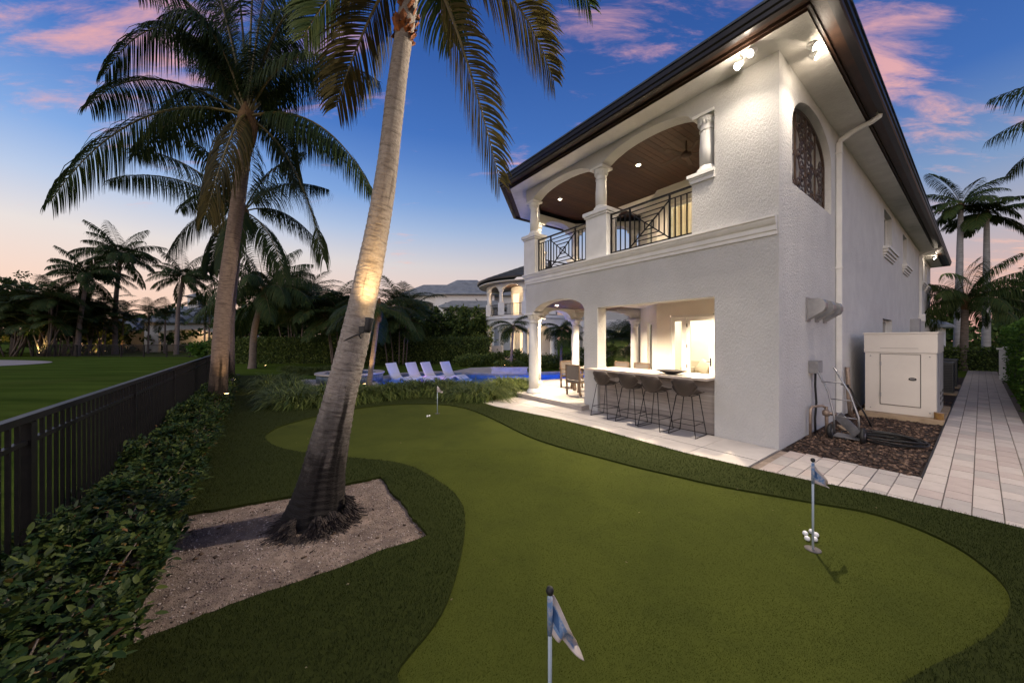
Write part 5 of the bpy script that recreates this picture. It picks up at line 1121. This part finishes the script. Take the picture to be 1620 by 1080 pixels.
for i, (y, lb, rz) in enumerate(((1.33, 'brown bucket bar stool standing nearest the right jamb of the bar', .04), (1.94, 'second brown bar stool counted from the right jamb of the bar', -.05), (2.53, 'second brown bar stool counted from the white pier', .03), (3.22, 'brown bucket bar stool standing nearest the white pier', -.03))):
    o = st if i == 0 else copy_tree(st); o.location = hp(-.275 - (.06 if i == 1 else 0), y, .034); o.rotation_euler = (0, 0, HA+rz); tag(o, lb, 'bar stool', 'bar stools at the outdoor bar')
bw = empty('serving_bowl', hp(-.02, 1.78, 1.101), HA); tag(bw, 'shallow dark serving bowl on the bar counter', 'bowl')
b = MB(); b.lathe([(.08, 0), (.10, .008), (.22, .045), (.31, .075), (.315, .080), (.30, .078), (.20, .05), (.05, .02)], (0, 0, 0), 30, Matrix.Diagonal((.62, 1, 1, 1))); b.build('bowl_body', M['bowl'], bw)
b = MB(); b.lathe([(.05, -.0), (.1, .004)], (0, 0, 0), 20); b.build('foot', M['bowl'], bw)
# dining set
def dchair():
    o = empty('dining_chair')
    for sx, sy in ((-1, -1), (-1, 1)): MB().bar((-.25, sy*.26, 0), (-.29, sy*.26, .90), .05, .04).build('leg', M['wood'], o)
    for sy in (-1, 1):
        MB().bar((.24, sy*.26, 0), (.24, sy*.26, .62), .05).build('leg', M['wood'], o); MB().box((-.27, sy*.26-.03, .62), (.28, sy*.26+.03, .65)).build('armrest', M['wood'], o)
    MB().box((-.26, -.235, .40), (.27, .235, .44)).build('seat', M['sling'], o); MB().box((-.28, -.24, .36), (.26, .24, .398)).build('seat_frame', M['wood'], o)
    Mx = Matrix.Translation((-.27, 0, .46)) @ Matrix.Rotation(-.05, 4, 'Y'); MB().box((-.015, -.225, .0), (.015, .225, .40), Mx).build('backrest', M['sling'], o); MB().box((-.025, -.235, .402), (.025, .235, .45), Mx).build('top_rail', M['wood'], o)
    return o
dc = dchair()
for i, (x, y, rz, lb) in enumerate(((1.02, 5.22, 0, 'grey sling dining chair with its back to the green, seen through the arch'), (1.02, 4.45, 0, 'teak dining chair on the near side of the table beside the pier'), (1.95, 6.42, -math.pi/2, 'teak dining chair at the left end of the table'), (2.85, 5.25, math.pi, 'teak dining chair across the table facing the green'), (2.85, 4.5, math.pi, 'teak dining chair across the table close to the door wall'))):
    o = dc if i == 0 else copy_tree(dc); o.location = hp(x, y, .151); o.rotation_euler = (0, 0, HA+rz); tag(o, lb, 'dining chair', 'chairs round the loggia table')
tb = empty('dining_table', hp(1.93, 4.95, .151), HA); tag(tb, 'teak slatted dining table under the loggia', 'table')
for i in range(7): MB().box((-.47+i*.136, -1.05, .71), (-.47+i*.136+.13, 1.05, .745)).build('slat', M['wood'], tb)
for sx in (-1, 1):
    for sy in (-1, 1): MB().box((sx*.40-.04, sy*.95-.04, 0), (sx*.40+.04, sy*.95+.04, .708)).build('leg', M['wood'], tb)
MB().box((-.42, -.97, .62), (.42, -.93, .705)).box((-.42, .93, .62), (.42, .97, .705)).build('apron', M['wood'], tb)
tr = empty('table_tray', hp(2.0, 5.45, .898), HA); tag(tr, 'pale blue patterned tray on the dining table', 'tray'); MB().box((-.2, -.3, 0), (.2, .3, .02)).build('tray_base', M['spatile'], tr); MB().box((-.2, -.31, .001), (.2, -.302, .05)).box((-.2, .302, .001), (.2, .31, .05)).build('rim', M['white'], tr)
# sofa and cushions indoors
sfa = empty('sofa', hp(6.3, 3.55, .151), HA); tag(sfa, 'cream sofa inside the room behind the glass door', 'sofa')
MB().box((-.45, -1.1, .10), (.45, 1.1, .42)).build('seat', M['cushion'], sfa); MB().box((.25, -1.1, .421), (.48, 1.1, .85)).build('backrest', M['cushion'], sfa)
for s in (-1, 1): MB().box((-.45, s*1.02-.1, .421), (.249, s*1.02+.1, .62)).build('armrest', M['cushion'], sfa)
for i, (y, z_, rz, m, lb) in enumerate(((.62, .46, .5, 'cushion', 'cream throw cushion leftmost on the sofa behind the glass door'), (.18, .45, .25, 'pillow', 'taupe throw cushion tilted in the middle of the sofa'), (-.28, .45, -.1, 'pillow', 'tan throw cushion nearest the door handle'))):
    o = empty('throw_cushion', hp(6.25, 3.55+y, .151+.44), HA); tag(o, lb, 'cushion'); b = MB(); b.smooth = True
    Mx = Matrix.Rotation(.35, 4, 'Y') @ Matrix.Rotation(rz, 4, 'X')
    for sgn in (-1, 1): b.grid(lambda u, v: tuple(Mx @ Vector((sgn*.10*(max(0, 1-(2*u-1)**4)*max(0, 1-(2*v-1)**4))**.5, (u-.5)*.5, v*.5))), 12, 12)
    b.build('cushion_cover', M[m], o)
# ================================================================== POOL FURNITURE
def lounger():
    o = empty('pool_lounger'); pr = [(-.62, .92), (-.56, .80), (-.46, .58), (-.35, .36), (-.24, .22), (-.10, .16), (.08, .17), (.24, .235), (.38, .26), (.52, .22), (.68, .12), (.82, .05), (.95, .025)]
    c = curve_pts([(x, 0, zz) for x, zz in pr], 40); b = MB(); w = .33; th = .075
    vs = []
    for i, p in enumerate(c):
        t = (c[min(i+1, 39)]-c[max(i-1, 0)]).normalized(); nn = Vector((-t.z, 0, t.x)); lo = p-nn*th
        vs += [p+Vector((0, -w, 0)), p+Vector((0, w, 0)), lo+Vector((0, w-.01, 0)), lo+Vector((0, -w+.01, 0))]
    b.add(vs, [(i*4+k, i*4+4+k, i*4+4+(k+1) % 4, i*4+(k+1) % 4) for i in range(39) for k in range(4)]+[(0, 1, 2, 3), (159, 158, 157, 156)]); b.build('seat_shell', M['white'], o)
    q = MB(); q.prism([(-.5, -.26), (-.1, -.28), (.2, -.26), (.2, .26), (-.1, .28), (-.5, .26)], -.05, .10); q.build('plinth', M['white'], o); return o
lg = lounger()
for i, (px, py, Y, lb) in enumerate(((634, 598, 16.0, 'leftmost of four white loungers standing in the pool'), (664, 598, 16.3, 'second white pool lounger from the left'), (688, 597, 16.6, 'third white pool lounger from the left'), (718, 595, 16.9, 'rightmost of four white loungers standing in the pool'))):
    o = lg if i == 0 else copy_tree(lg); p = at(px, py, Y); o.location = (p.x, p.y, -.14); o.scale = (.95, .95, .92); o.rotation_euler = (0, 0, R(-28+(3, -2, 1, -4)[i])); tag(o, lb, 'pool lounger', 'white loungers on the pool ledge')
spc = Vector((-6.9, 14.75, 0)); sp_ = empty('round_spa', spc); tag(sp_, 'raised round spa with dark mosaic wall left of the pool', 'spa')
MB().lathe([(1.30, 0), (1.30, .36)], (0, 0, 0), 48).build('tiled_wall', M['spatile'], sp_)
b = MB(); n = 48
for k in range(24):
    a0, a1 = 2*math.pi*k/24+.004, 2*math.pi*(k+1)/24-.004; vs = []
    for a in (a0, (a0+a1)/2, a1): c, s = math.cos(a), math.sin(a); vs += [(1.02*c, 1.02*s, .362), (1.36*c, 1.36*s, .362), (1.36*c, 1.36*s, .41), (1.02*c, 1.02*s, .41)]
    MB().add(vs, [(i*4+j, i*4+4+j, i*4+4+(j+1) % 4, i*4+(j+1) % 4) for i in range(2) for j in range(4)]+[(0, 1, 2, 3), (11, 10, 9, 8)]).build('rim_stone', M['coping'], sp_)
MB().lathe([(.1, .375), (1.03, .376)], (0, 0, 0), 40).build('spa_water', M['water'], sp_); lamp('spa_glow', 'POINT', (-6.9, 14.75, .62), 2.5, (.25, .35, 1.0), size=.2)
pl_ = empty('stone_planter', Vector((-.15, 18.6, 0))); tag(pl_, 'raised stone planter beside the pool holding a small palm', 'planter')
for r_ in range(2):
    for k in range(5):
        x = -.85+k*.36+(.0 if r_ else -.08); MB().box((x, -.62, r_*.155), (x+.352, -.55, r_*.155+.15)).build('stone', M[('slab', 'coping')[(k+r_) % 2]], pl_)
MB().box((-.9, -.548, 0), (.95, .6, .30)).build('soil_box', M['coping'], pl_); MB().box((-.97, -.66, .312), (1.0, -.48, .36)).build('capstone', M['coping'], pl_)
ac = empty('lounge_chair', at(784, 568, 27.0), R(-100)); ac.location.z = .12; tag(ac, 'cream cushioned lounge chair under the curved wing', 'armchair')
b = MB(); b.box((-.4, -.42, .0), (.45, .42, .18)).build('base_frame', M['wood'], ac); MB().box((-.35, -.38, .182), (.47, .38, .46)).build('seat_cushion', M['cushion'], ac)
Mx = Matrix.Translation((-.38, 0, .40)) @ Matrix.Rotation(-.22, 4, 'Y'); MB().box((-.1, -.38, .02), (.1, .38, .78), Mx).build('back_cushion', M['cushion'], ac)
for s in (-1, 1): MB().box((-.4, s*.46-.04, .182), (.42, s*.46+.04, .56)).build('armrest', M['wood'], ac)
# ================================================================== CURVED WING
CWC = Vector((2.1, 32.4, 0)); cw = empty('curved_wing', CWC); tag(cw, 'two storey curved wing with round colonnade, balcony and conical roof beyond the pool', 'house wing')
RC = 4.35; aa = [R(a) for a in (166, 196, 226, 256, 286, 316)]
def ring(name, r0, r1, z0, z1, m, a0=R(140), a1=R(340), n=40, parent=None):
    vs = []; b = MB()
    for i in range(n+1):
        a = a0+(a1-a0)*i/n; c, s = math.cos(a), math.sin(a); vs += [(r0*c, r0*s, z0), (r1*c, r1*s, z0), (r1*c, r1*s, z1), (r0*c, r0*s, z1)]
    b.add(vs, [(i*4+j, i*4+4+j, i*4+4+(j+1) % 4, i*4+(j+1) % 4) for i in range(n) for j in range(4)]+[(0, 1, 2, 3), (n*4+3, n*4+2, n*4+1, n*4)]); return b.build(name, m, parent or cw)
ring('plinth', 0.5, RC+.3, 0, .14, M['coping'])
def arcade(z0, zs, rise, z1):
    b = MB()
    for i in range(len(aa)-1):
        n = 14; a0, a1 = aa[i], aa[i+1]
        def pt(u, r, zz): a = a0+(a1-a0)*u; return (r*math.cos(a), r*math.sin(a), zz)
        f = lambda u: zs+rise*math.sqrt(max(0, 1-((u-.5)/.40)**2)) if abs(u-.5) < .40 else zs
        vs = []
        for k in range(n+1): u = k/n; zz = f(u); vs += [pt(u, RC-.15, zz), pt(u, RC+.15, zz), pt(u, RC+.15, z1), pt(u, RC-.15, z1)]
        b.add(vs, [(q*4+j, q*4+4+j, q*4+4+(j+1) % 4, q*4+(j+1) % 4) for q in range(n) for j in range(4)])
    return b.build('arcade', M['trim'], cw)
arcade(.14, 2.55, .45, 3.75); arcade(3.8, 6.0, .4, 6.55)
ring('cornice', RC+.15, RC+.28, 3.55, 3.78, M['trim']); ring('balcony_floor', .5, RC+.02, 3.76, 3.85, M['coping'])
for a in aa:
    x, y = RC*math.cos(a), RC*math.sin(a)
    MB().lathe([(.24, .14), (.24, .28), (.19, .3), (.18, 2.35), (.26, 2.48), (.26, 2.549)], (x, y, 0), 16).build('column', M['trim'], cw)
    MB().box((x-.26, y-.26, 3.86), (x+.26, y+.26, 4.9)).build('pedestal', M['trim'], cw); MB().lathe([(.2, 4.9), (.16, 5.0), (.15, 5.8), (.23, 5.93), (.23, 5.999)], (x, y, 0), 16).build('column', M['trim'], cw)
for i in range(5):
    pa, pb_ = [Vector((RC*math.cos(a), RC*math.sin(a), 0)) for a in (aa[i], aa[i+1])]; b = MB()
    d = (pb_-pa).normalized(); pa, pb_ = pa+d*.27, pb_-d*.27
    for zz in (3.95, 4.82): b.bar(pa+Vector((0, 0, zz)), pb_+Vector((0, 0, zz)), .05, .04)
    o = b.build('railing', M['iron'], cw); n = 13; km = MB().box((-.014, -.014, 3.95), (.014, .014, 4.8)).mesh('baluster', M['iron'])
    for k in range(1, n): p = pa.lerp(pb_, k/n); link('baluster', km, o, (p.x, p.y, 0))
RI = 2.2
ring('inner_wall', RI-.2, RI, .14, 3.75, M['plain']); ring('inner_wall', RI-.2, RI, 3.86, 6.55, M['plain']); ring('ceiling', .3, RC+.1, 6.55, 6.6, M['plank']); ring('ceiling', .3, RC-.16, 3.60, 3.64, M['plank'])
for a, z0, z1 in ((R(205), .16, 2.5), (R(243), .16, 2.5), (R(262), .16, 2.5), (R(220), 3.87, 6.0), (R(255), 3.87, 6.0)):
    Mx = Matrix.Rotation(a, 4, 'Z') @ Matrix.Translation((RI+.01, 0, 0)); f = MB(); f.box((0, -.5, z0), (.06, -.4, z1), Mx); f.box((0, .4, z0), (.06, .5, z1), Mx); f.box((0, -.4, z1-.1), (.06, .4, z1), Mx); o = f.build('door_frame', M['trim'], cw)
    MB().box((.01, -.398, z0), (.03, .398, z1-.102), Mx).build('pane', glow('lit_pane', (1, .78, .48), 1.1), o)
b = MB(); n = 40; b.add([(0, 0, 9.0)]+[((RC+.95)*math.cos(R(130)+R(220)*i/n), (RC+.95)*math.sin(R(130)+R(220)*i/n), 6.92) for i in range(n+1)], [(0, i+1, i+2) for i in range(n)])
rf = b.build('roof', M['tile'], cw)
for k in range(9):
    f = (k+1)/10; r = (RC+.98)*f; zz = 9.0-2.08*f; ring('tile_course', r-.03, r+.03, zz-.0, zz+.055, M['tile'], R(132), R(348), 40, rf)
ring('gutter', RC+.85, RC+1.0, 6.78, 6.95, M['gutter'], R(130), R(350)); ring('soffit', RC+.1, RC+.84, 6.56, 6.62, M['soffit'], R(130), R(350))
for a, zz in ((R(211), 6.53), (R(241), 6.53), (R(271), 6.53), (R(211), 3.58), (R(241), 3.58), (R(271), 3.58)):
    x, y = 3.3*math.cos(a), 3.3*math.sin(a); MB().lathe([(.09, zz), (.08, zz-.02), (.01, zz-.03)], (x, y, 0), 12).build('downlight', M['warm'], cw); lamp('wing_lamp', 'POINT', (x, y, zz-.3), 46, (1, .72, .44), cw, size=.08)
ww = empty('rear_wing', Vector((5.6, 30.5, 0)), R(4)); tag(ww, 'white straight wing with lit windows seen through the loggia arch', 'house wing')
wb = wallp((0, 0), (14, 0), .3, 0, 6.6, []); MB().box((0, 0, 0), (14, .3, 6.6)).build('wall', M['stucco'], ww)
for x in (1.0, 3.4, 6.0, 8.6):
    f = MB().box((x-.06, -.05, .3), (x, -.001, 2.6)).box((x+1.1, -.05, .3), (x+1.16, -.001, 2.6)).box((x-.06, -.05, 2.602), (x+1.16, -.001, 2.68)).build('window', M['trim'], ww); MB().box((x+.001, -.03, .3), (x+1.099, -.002, 2.6)).build('pane', glow('lit_pane', (1, .78, .48), .9), f)
for x in (.2, 2.6, 5.2): MB().lathe([(.24, 0), (.2, .2), (.19, 2.6), (.27, 2.8)], (x, -2.4, 0), 14).build('column', M['trim'], ww)
MB().box((-.2, -2.7, 2.802), (14, -2.1, 3.4)).build('lintel', M['trim'], ww); MB().prism([(-.8, -1), (14.8, -1), (14.8, 1), (-.8, 1)], 6.602, 6.9).build('roof', M['tile'], ww)
# ================================================================== NEIGHBOURS
def hip(parent, x0, x1, y0, y1, ze, zr, m, ov=.7):
    x0 -= ov; x1 += ov; y0 -= ov; y1 += ov; hy = (y1-y0)/2; b = MB()
    if x1-x0 >= y1-y0: r0, r1 = (x0+hy, (y0+y1)/2, zr), (x1-hy, (y0+y1)/2, zr)
    else: hx = (x1-x0)/2; r0, r1 = ((x0+x1)/2, y0+hx, zr), ((x0+x1)/2, y1-hx, zr)
    c = [(x0, y0, ze), (x1, y0, ze), (x1, y1, ze), (x0, y1, ze)]
    if x1-x0 >= y1-y0: b.add(c+[r0, r1], [(0, 1, 5, 4), (1, 2, 5), (2, 3, 4, 5), (3, 0, 4)])
    else: b.add(c+[r0, r1], [(0, 1, 4), (1, 2, 5, 4), (2, 3, 5), (3, 0, 4, 5)])
    b.box((x0, y0, ze-.22), (x1, y1, ze-.002)); o = b.build('roof', M[m], parent)
    for k in range(1, 9):                              # raised tile courses on the slope that faces the green
        f = k/9; yy = y0+(y1-y0)/2*f; zz = ze+(zr-ze)*f; i = min(hy, (x1-x0)/2)*f; MB().box((x0+i+.1, yy-.05, zz-.02), (x1-i-.1, yy+.05, zz+.06)).build('tile_course', M[m], o)
    return o
nb = empty('grey_roofed_house', Vector((-11.5, 58, 0))); tag(nb, 'white neighbour house with three grey hipped roofs above the tall hedge', 'house')
for x0, x1, y0, y1, ze, zr in ((-7, 2.4, 1, 6.4, 9.5, 11.6), (-1.0, 8.6, -2, 4.2, 9.3, 12.0), (4.5, 14, 1.2, 6.2, 9.5, 11.7)):
    MB().box((x0, y0, 0), (x1, y1, ze-.23)).build('wall', M['trim'], nb); hip(nb, x0, x1, y0, y1, ze, zr, 'rooflight')
hip(nb, 1, 10, -5, -2.8, 6.9, 7.9, 'rooflight')
for x, y, z0, z1, w in ((-4.2, -.02, 6.6, 7.9, 2.4), (.6, -2.02, 6.5, 7.8, 4.2), (9, .98, 6.6, 7.8, 1.6)): f = MB().box((x, y-.05, z0), (x+w, y, z1)).build('window', M['iron'], nb); MB().box((x+.08, y-.06, z0+.08), (x+w-.08, y-.051, z1-.08)).build('pane', M['darkglass'], f)
MB().tube([(5.6, -2.05, 8.4), (5.9, -2.1, 8.1), (5.9, -2.1, 6.5)], .06, 6).build('downpipe', M['iron'], nb)
fh = empty('far_house', Vector((-55.5, 49, 0)), R(8)); tag(fh, 'low white house with blue grey roof, arched porch and cupola beyond the far fence', 'house')
MB().box((0, 3.5, 0), (13, 9, 3.95)).build('wall', M['trim'], fh); hip(fh, 0, 13, 3.5, 9, 4.2, 7.2, 'rooflight'); MB().box((-6, 1, 0), (-.01, 7, 3.1)).build('wall', M['plain'], fh); hip(fh, -6, 1, 1, 7, 3.3, 5.4, 'rooflight')
b = wallp((13, 0), (2.8, 0), .4, 0, 4.2, [(1.3, 8.4, 0, arch(1.3, 8.4, 2.7, .55))]); b.build('porch_wall', M['trim'], fh); hip(fh, 2.8, 13, 0, 5, 4.42, 6.6, 'rooflight', .5)
cu_ = MB().box((4.5, 5.4, 6.3), (6.1, 7.0, 8.6)).build('cupola', M['trim'], fh); MB().box((4.9, 5.36, 7.4), (5.7, 5.399, 8.3)).build('pane', M['darkglass'], cu_); MB().box((4.2, 5.1, 8.602), (6.4, 7.3, 8.75)).lathe([(1.5, 8.752), (.1, 9.3)], (5.3, 6.2, 0), 4, Matrix.Rotation(math.pi/4, 4, 'Z')).build('cupola_roof', M['rooflight'], cu_)
lamp('porch_glow', 'POINT', (8, 2.2, 2.6), 90, (1, .6, .3), fh, size=.1); lamp('wall_glow', 'POINT', (-3.5, -.4, 1.0), 160, (1, .50, .2), fh, size=.1)
sr = empty('garage_house', hp(34, 1.0), HA); tag(sr, 'small white outbuilding with pale roof behind the end of the house', 'outbuilding'); MB().box((0, -1.2, 0), (5, 4, 2.7)).build('wall', M['trim'], sr); hip(sr, 0, 5, -1.2, 4, 2.93, 4.2, 'rooflight', .5)
# ================================================================== GENERATOR CORNER
gn = empty('generator', hp(4.98, -.81, 0), HA); tag(gn, 'cream metal generator cabinet with one square door standing on a concrete slab', 'generator')
MB().box((-.28, -.66, 0), (2.35, .60, .11)).build('base_slab', M['base'], gn)
MB().box((.0, -.55, .115), (2.0, .53, 1.50)).build('cabinet', M['cab'], gn); MB().box((-.015, -.565, 1.504), (2.01, .545, 1.93)).build('hood', M['cab'], gn); MB().box((-.03, -.58, 1.932), (2.03, .56, 1.965)).build('lid', M['cab'], gn)
f = MB(); f.box((-.012, -.335, .30), (.0, .285, .308)); f.box((-.012, -.335, 1.462), (.0, .285, 1.47)); f.box((-.012, -.335, .308), (.0, -.327, 1.462)); f.box((-.012, .277, .308), (.0, .285, 1.462)); f.build('door_seal', M['rubber'], gn)
dr = MB().box((-.018, -.322, .313), (-.001, .272, 1.457)).build('door', M['cab'], gn)
b = MB(); b.lathe([(.0, .0), (.055, .0), (.055, .012), (.04, .016), (.0, .016)], (-.019, -.215, .92), 20, Matrix.Rotation(-math.pi/2, 4, 'Y') @ Matrix.Diagonal((.62, 1.1, 1, 1))); b.build('latch', M['rubber'], dr)
b = MB(); b.box((-.040, -.25, .912), (-.034, -.18, .93)); b.build('latch_handle', M['metal'], dr)
for zz in (.48, 1.2): MB().box((-.026, .262, zz), (-.0185, .29, zz+.09)).build('hinge', M['metal'], dr)
for y in (-.46, .44):
    for zz in (.2, 1.42): MB().lathe([(.012, 0), (.012, .004), (.002, .006)], (-.0005, y, zz), 8, Matrix.Rotation(-math.pi/2, 4, 'Y')).build('screw', M['metal'], gn)
MB().box((-.004, -.30, 1.60), (-.0155, .28, 1.606)).build('seam', M['hvac'], gn)
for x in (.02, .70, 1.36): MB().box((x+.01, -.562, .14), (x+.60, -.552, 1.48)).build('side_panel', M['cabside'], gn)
for zz in (.3, .42, .54):
    for x in (.80, 1.46): MB().box((x, -.568, zz), (x+.35, -.5625, zz+.06)).build('louvre', M['hvac'], gn)
bt = empty('paint_tin', hp(4.86, -1.40, .112), HA); tag(bt, 'small rusty tin standing on the corner of the generator slab', 'tin'); MB().lathe([(.07, 0), (.07, .13), (.075, .135), (.075, .14)], (0, 0, 0), 14).build('tin_body', mat('rusty_tin', (.42, .26, .09), (.25, .13, .05), rough=.7, scale=12), bt); MB().lathe([(.078, .1405), (.07, .15), (.01, .15)], (0, 0, 0), 14).build('lid', M['copper'], bt)
acu = None
for i, (x, lb) in enumerate(((11.6, 'nearer grey air conditioner unit behind the generator'), (14.2, 'farther grey air conditioner unit behind the generator'))):
    o = empty('air_conditioner', hp(x, -.98, .0), HA); tag(o, lb, 'air conditioner', 'air conditioner units behind the generator'); MB().box((-.45, -.5, 0), (.55, .5, .07)).build('pad', M['base'], o); MB().box((-.38, -.42, .072), (.46, .42, 1.02)).build('casing', M['hvac'], o); MB().box((-.40, -.44, 1.022), (.48, .44, 1.06)).lathe([(.33, 1.061), (.33, 1.075), (.2, 1.08)], (.04, 0, 0), 18).build('fan_grille', M['hvac'], o)
    lm = MB().box((-.387, -.40, 0), (-.3805, .40, .02)).mesh('louvre', M['rubber']); l2 = MB().box((-.36, -.427, 0), (.44, -.4205, .02)).mesh('louvre', M['rubber'])
    for k in range(16): link('louvre', lm, o, (0, 0, .13+k*.054)); link('louvre', l2, o, (0, 0, .13+k*.054))
ct = empty('hand_cart', hp(1.62, -.52, 0), HA); tag(ct, 'worn metal hand cart with two wheels leaning against the wall box', 'hand cart')
for s in (-.16, .16): MB().tube([(.0, s, .13), (.02, s+.01, .45), (.10, s*.9+.12, .85), (.02, s*.8+.30, 1.30)], .015, 8).build('rail', M['metal'], ct)
for k, (x, y, zz) in enumerate(((.02, .02, .42), (.07, .09, .72), (.06, .2, 1.02))): MB().tube([(x, y-.15, zz), (x, y+.15, zz)], .011, 6).build('crossbar', M['metal'], ct)
MB().tube([(.05, .39, 1.18), (.01, .46, 1.38)], .022, 8).build('grip', M['rubber'], ct)
MB().bar((.0, -.14, .16), (.16, .14, .42), .16, .012, (1, 0, .3)).build('plate', M['metal'], ct)
for s in (-.21, .21):
    w = MB().lathe([(.06, -.025), (.125, -.028), (.14, -.01), (.14, .01), (.125, .028), (.06, .025)], (0, s, .14), 22, Matrix.Rotation(math.pi/2, 4, 'X')).build('wheel', M['rubber'], ct); MB().lathe([(.01, -.03), (.058, -.026), (.058, .026), (.01, .03)], (0, s, .14), 16, Matrix.Rotation(math.pi/2, 4, 'X')).build('rim', M['metal'], w)
MB().prism([(.02, -.2), (.35, -.22), (.36, .18), (.02, .2)], .05, .068).build('toe_plate', M['metal'], ct)
bd = empty('timber_offcut', hp(2.35, -.46, .03), HA+.4); tag(bd, 'weathered flat timber board lying on the gravel beside the hose', 'board'); MB().box((-.5, -.09, 0), (.5, .09, .035)).box((-.3, -.11, .0355), (.42, .03, .055)).build('board', M['base'], bd)
hs = empty('garden_hose', hp(2.02, -.98, .02), HA); tag(hs, 'black garden hose coiled flat on the dark gravel', 'hose'); pts = []
for i in range(300):
    t = i/299; a = t*2*math.pi*8.0; r = .46-.14*((t*8) % 1.0 if False else math.sin(t*19)*.35+.4); pts.append((r*math.cos(a)*.80, r*math.sin(a), .025+.085*t+.015*math.sin(a*1.7+t*9)))
pts += [(.3, .40, .1), (.15, .62, .04), (-.2, .55, .03), (-.5, .45, .03)]
MB().tube(pts, .012, 6).build('hose_coil', M['rubber'], hs)
hk = empty('hose_stake', hp(3.25, -.36, 0), HA); tag(hk, 'crooked dark metal stake with a tap handle beside the downspout', 'stake'); MB().tube([(.1, -.25, .0), (.06, -.15, .28), (.02, -.02, .55), (.0, .05, .76), (-.06, .10, .84), (-.14, .12, .85)], .016, 7).build('stake', M['rubber'], hk); MB().tube([(-.14, .05, .85), (-.14, .18, .86)], .013, 6).build('handle', M['rubber'], hk); MB().tube([(.0, .05, .7), (.25, .1, .3), (.5, .12, .22), (.8, .15, .35)], .012, 6).build('tube', M['copper'], hk)
# ================================================================== PUTTING FLAGS AND BALLS
def flagstick(label, p, top, cloth, ball=True, cup=True, hang=.0, facing=(1, 0), striped=True, mm=('cloth', 'blue', 'paleblue')):
    o = empty('putting_flag', p); tag(o, label, 'golf flag'); MB().tube([(0, 0, -.02), (0, 0, top)], .0085, 10).build('stick', M['stick'], o)
    if ball: MB().lathe([(.004, top-.004), (.013, top+.002), (.017, top+.015), (.013, top+.028), (.003, top+.033)], (0, 0, 0), 14).build('finial', M['rubber'], o)
    if cup:
        MB().lathe([(.012, .0), (.056, .0005), (.057, .006), (.012, .0065)], (0, 0, 0), 28).build('cup_disc', M['sling'], o)
    f = Vector((*facing, 0)).normalized(); b = MB(); b.smooth = True; L, h, sl, bd = cloth; nu, nv = 22, 16
    def fn(u, v):
        w = .016*math.sin(u*7+v*2)*u*1.5; x = L*u*(1-hang*.25*math.sin(u*3.1)*v); zz = top-.004-((1-v)*sl*u**(1+.35*hang)+v*(h+bd*u**(1+.35*hang)))
        n = Vector((-f.y, f.x, 0)); q = f*x+n*(w+hang*.03*math.sin(u*9+v*3)+.010*math.sin(v*5)*u); return (q.x, q.y, zz)
    b.grid(fn, nu, nv); b.m = []
    for j in range(nv):
        for i in range(nu): u, v = i/nu, j/nv; b.m.append(1 if .30 < v < .66 and u < .26 else (2 if .22 < v < .80 and u < .80 else 0))
    if not striped: b.m = [0]*len(b.m)
    q = b.build('flag', [M[k] for k in mm], o); md = q.modifiers.new('thick', 'SOLIDIFY'); md.thickness = .0016
    MB().lathe([(.011, top-.012-h), (.0115, top-.012)], (0, 0, 0), 12).build('sleeve', M['cloth' if not striped else 'paleblue'], o); return o
f1 = Vector((60*1.435/F, 1.435, .018)); flagstick('nearest putting flag hanging limp in blue and white with a black finial', f1, .74-.018, (.142, .155, .275, .115), hang=1.0, facing=(1, .12))
flagstick('blue and white putting flag standing by five golf balls', gp(1286, 869, .018), .745, (.168, .172, .205, .06), facing=(1, .15))
flagstick('small white putting flag at the far end of the green', gp(692, 654, .018), .66, (.13, .13, .12, .03), hang=.35, ball=False, facing=(1, -.2), striped=False)
flagstick('white putting flag half hidden behind the leaning palm trunk', gp(514, 676, .018), .69, (.13, .15, .10, .04), hang=.5, ball=False, facing=(.5, -1), striped=False)
bs_ = [(1274, 843, 'golf ball at the left of the five by the blue flag'), (1277, 851, 'golf ball at the front left of the five by the blue flag'), (1284, 840, 'golf ball at the back of the five by the blue flag'), (1289, 852, 'golf ball at the front right of the five by the blue flag'), (1291, 845, 'golf ball at the right of the five by the blue flag'), (676, 658, 'golf ball at the left of the pair beside the far flag'), (679.5, 657.5, 'golf ball at the right of the pair beside the far flag')]
bm_ = MB().lathe([(.0214*math.sin(math.pi*i/10)+1e-4, -.0214*math.cos(math.pi*i/10)) for i in range(11)], (0, 0, 0), 18).mesh('golf_ball', M['ball'])
for px, py, lb in bs_:
    p = gp(px, py, .04); o = link('golf_ball', bm_, None, (p.x, p.y, .018+.0212)); tag(o, lb, 'golf ball', 'golf balls by the blue flag' if px > 1000 else 'golf balls by the far flag')
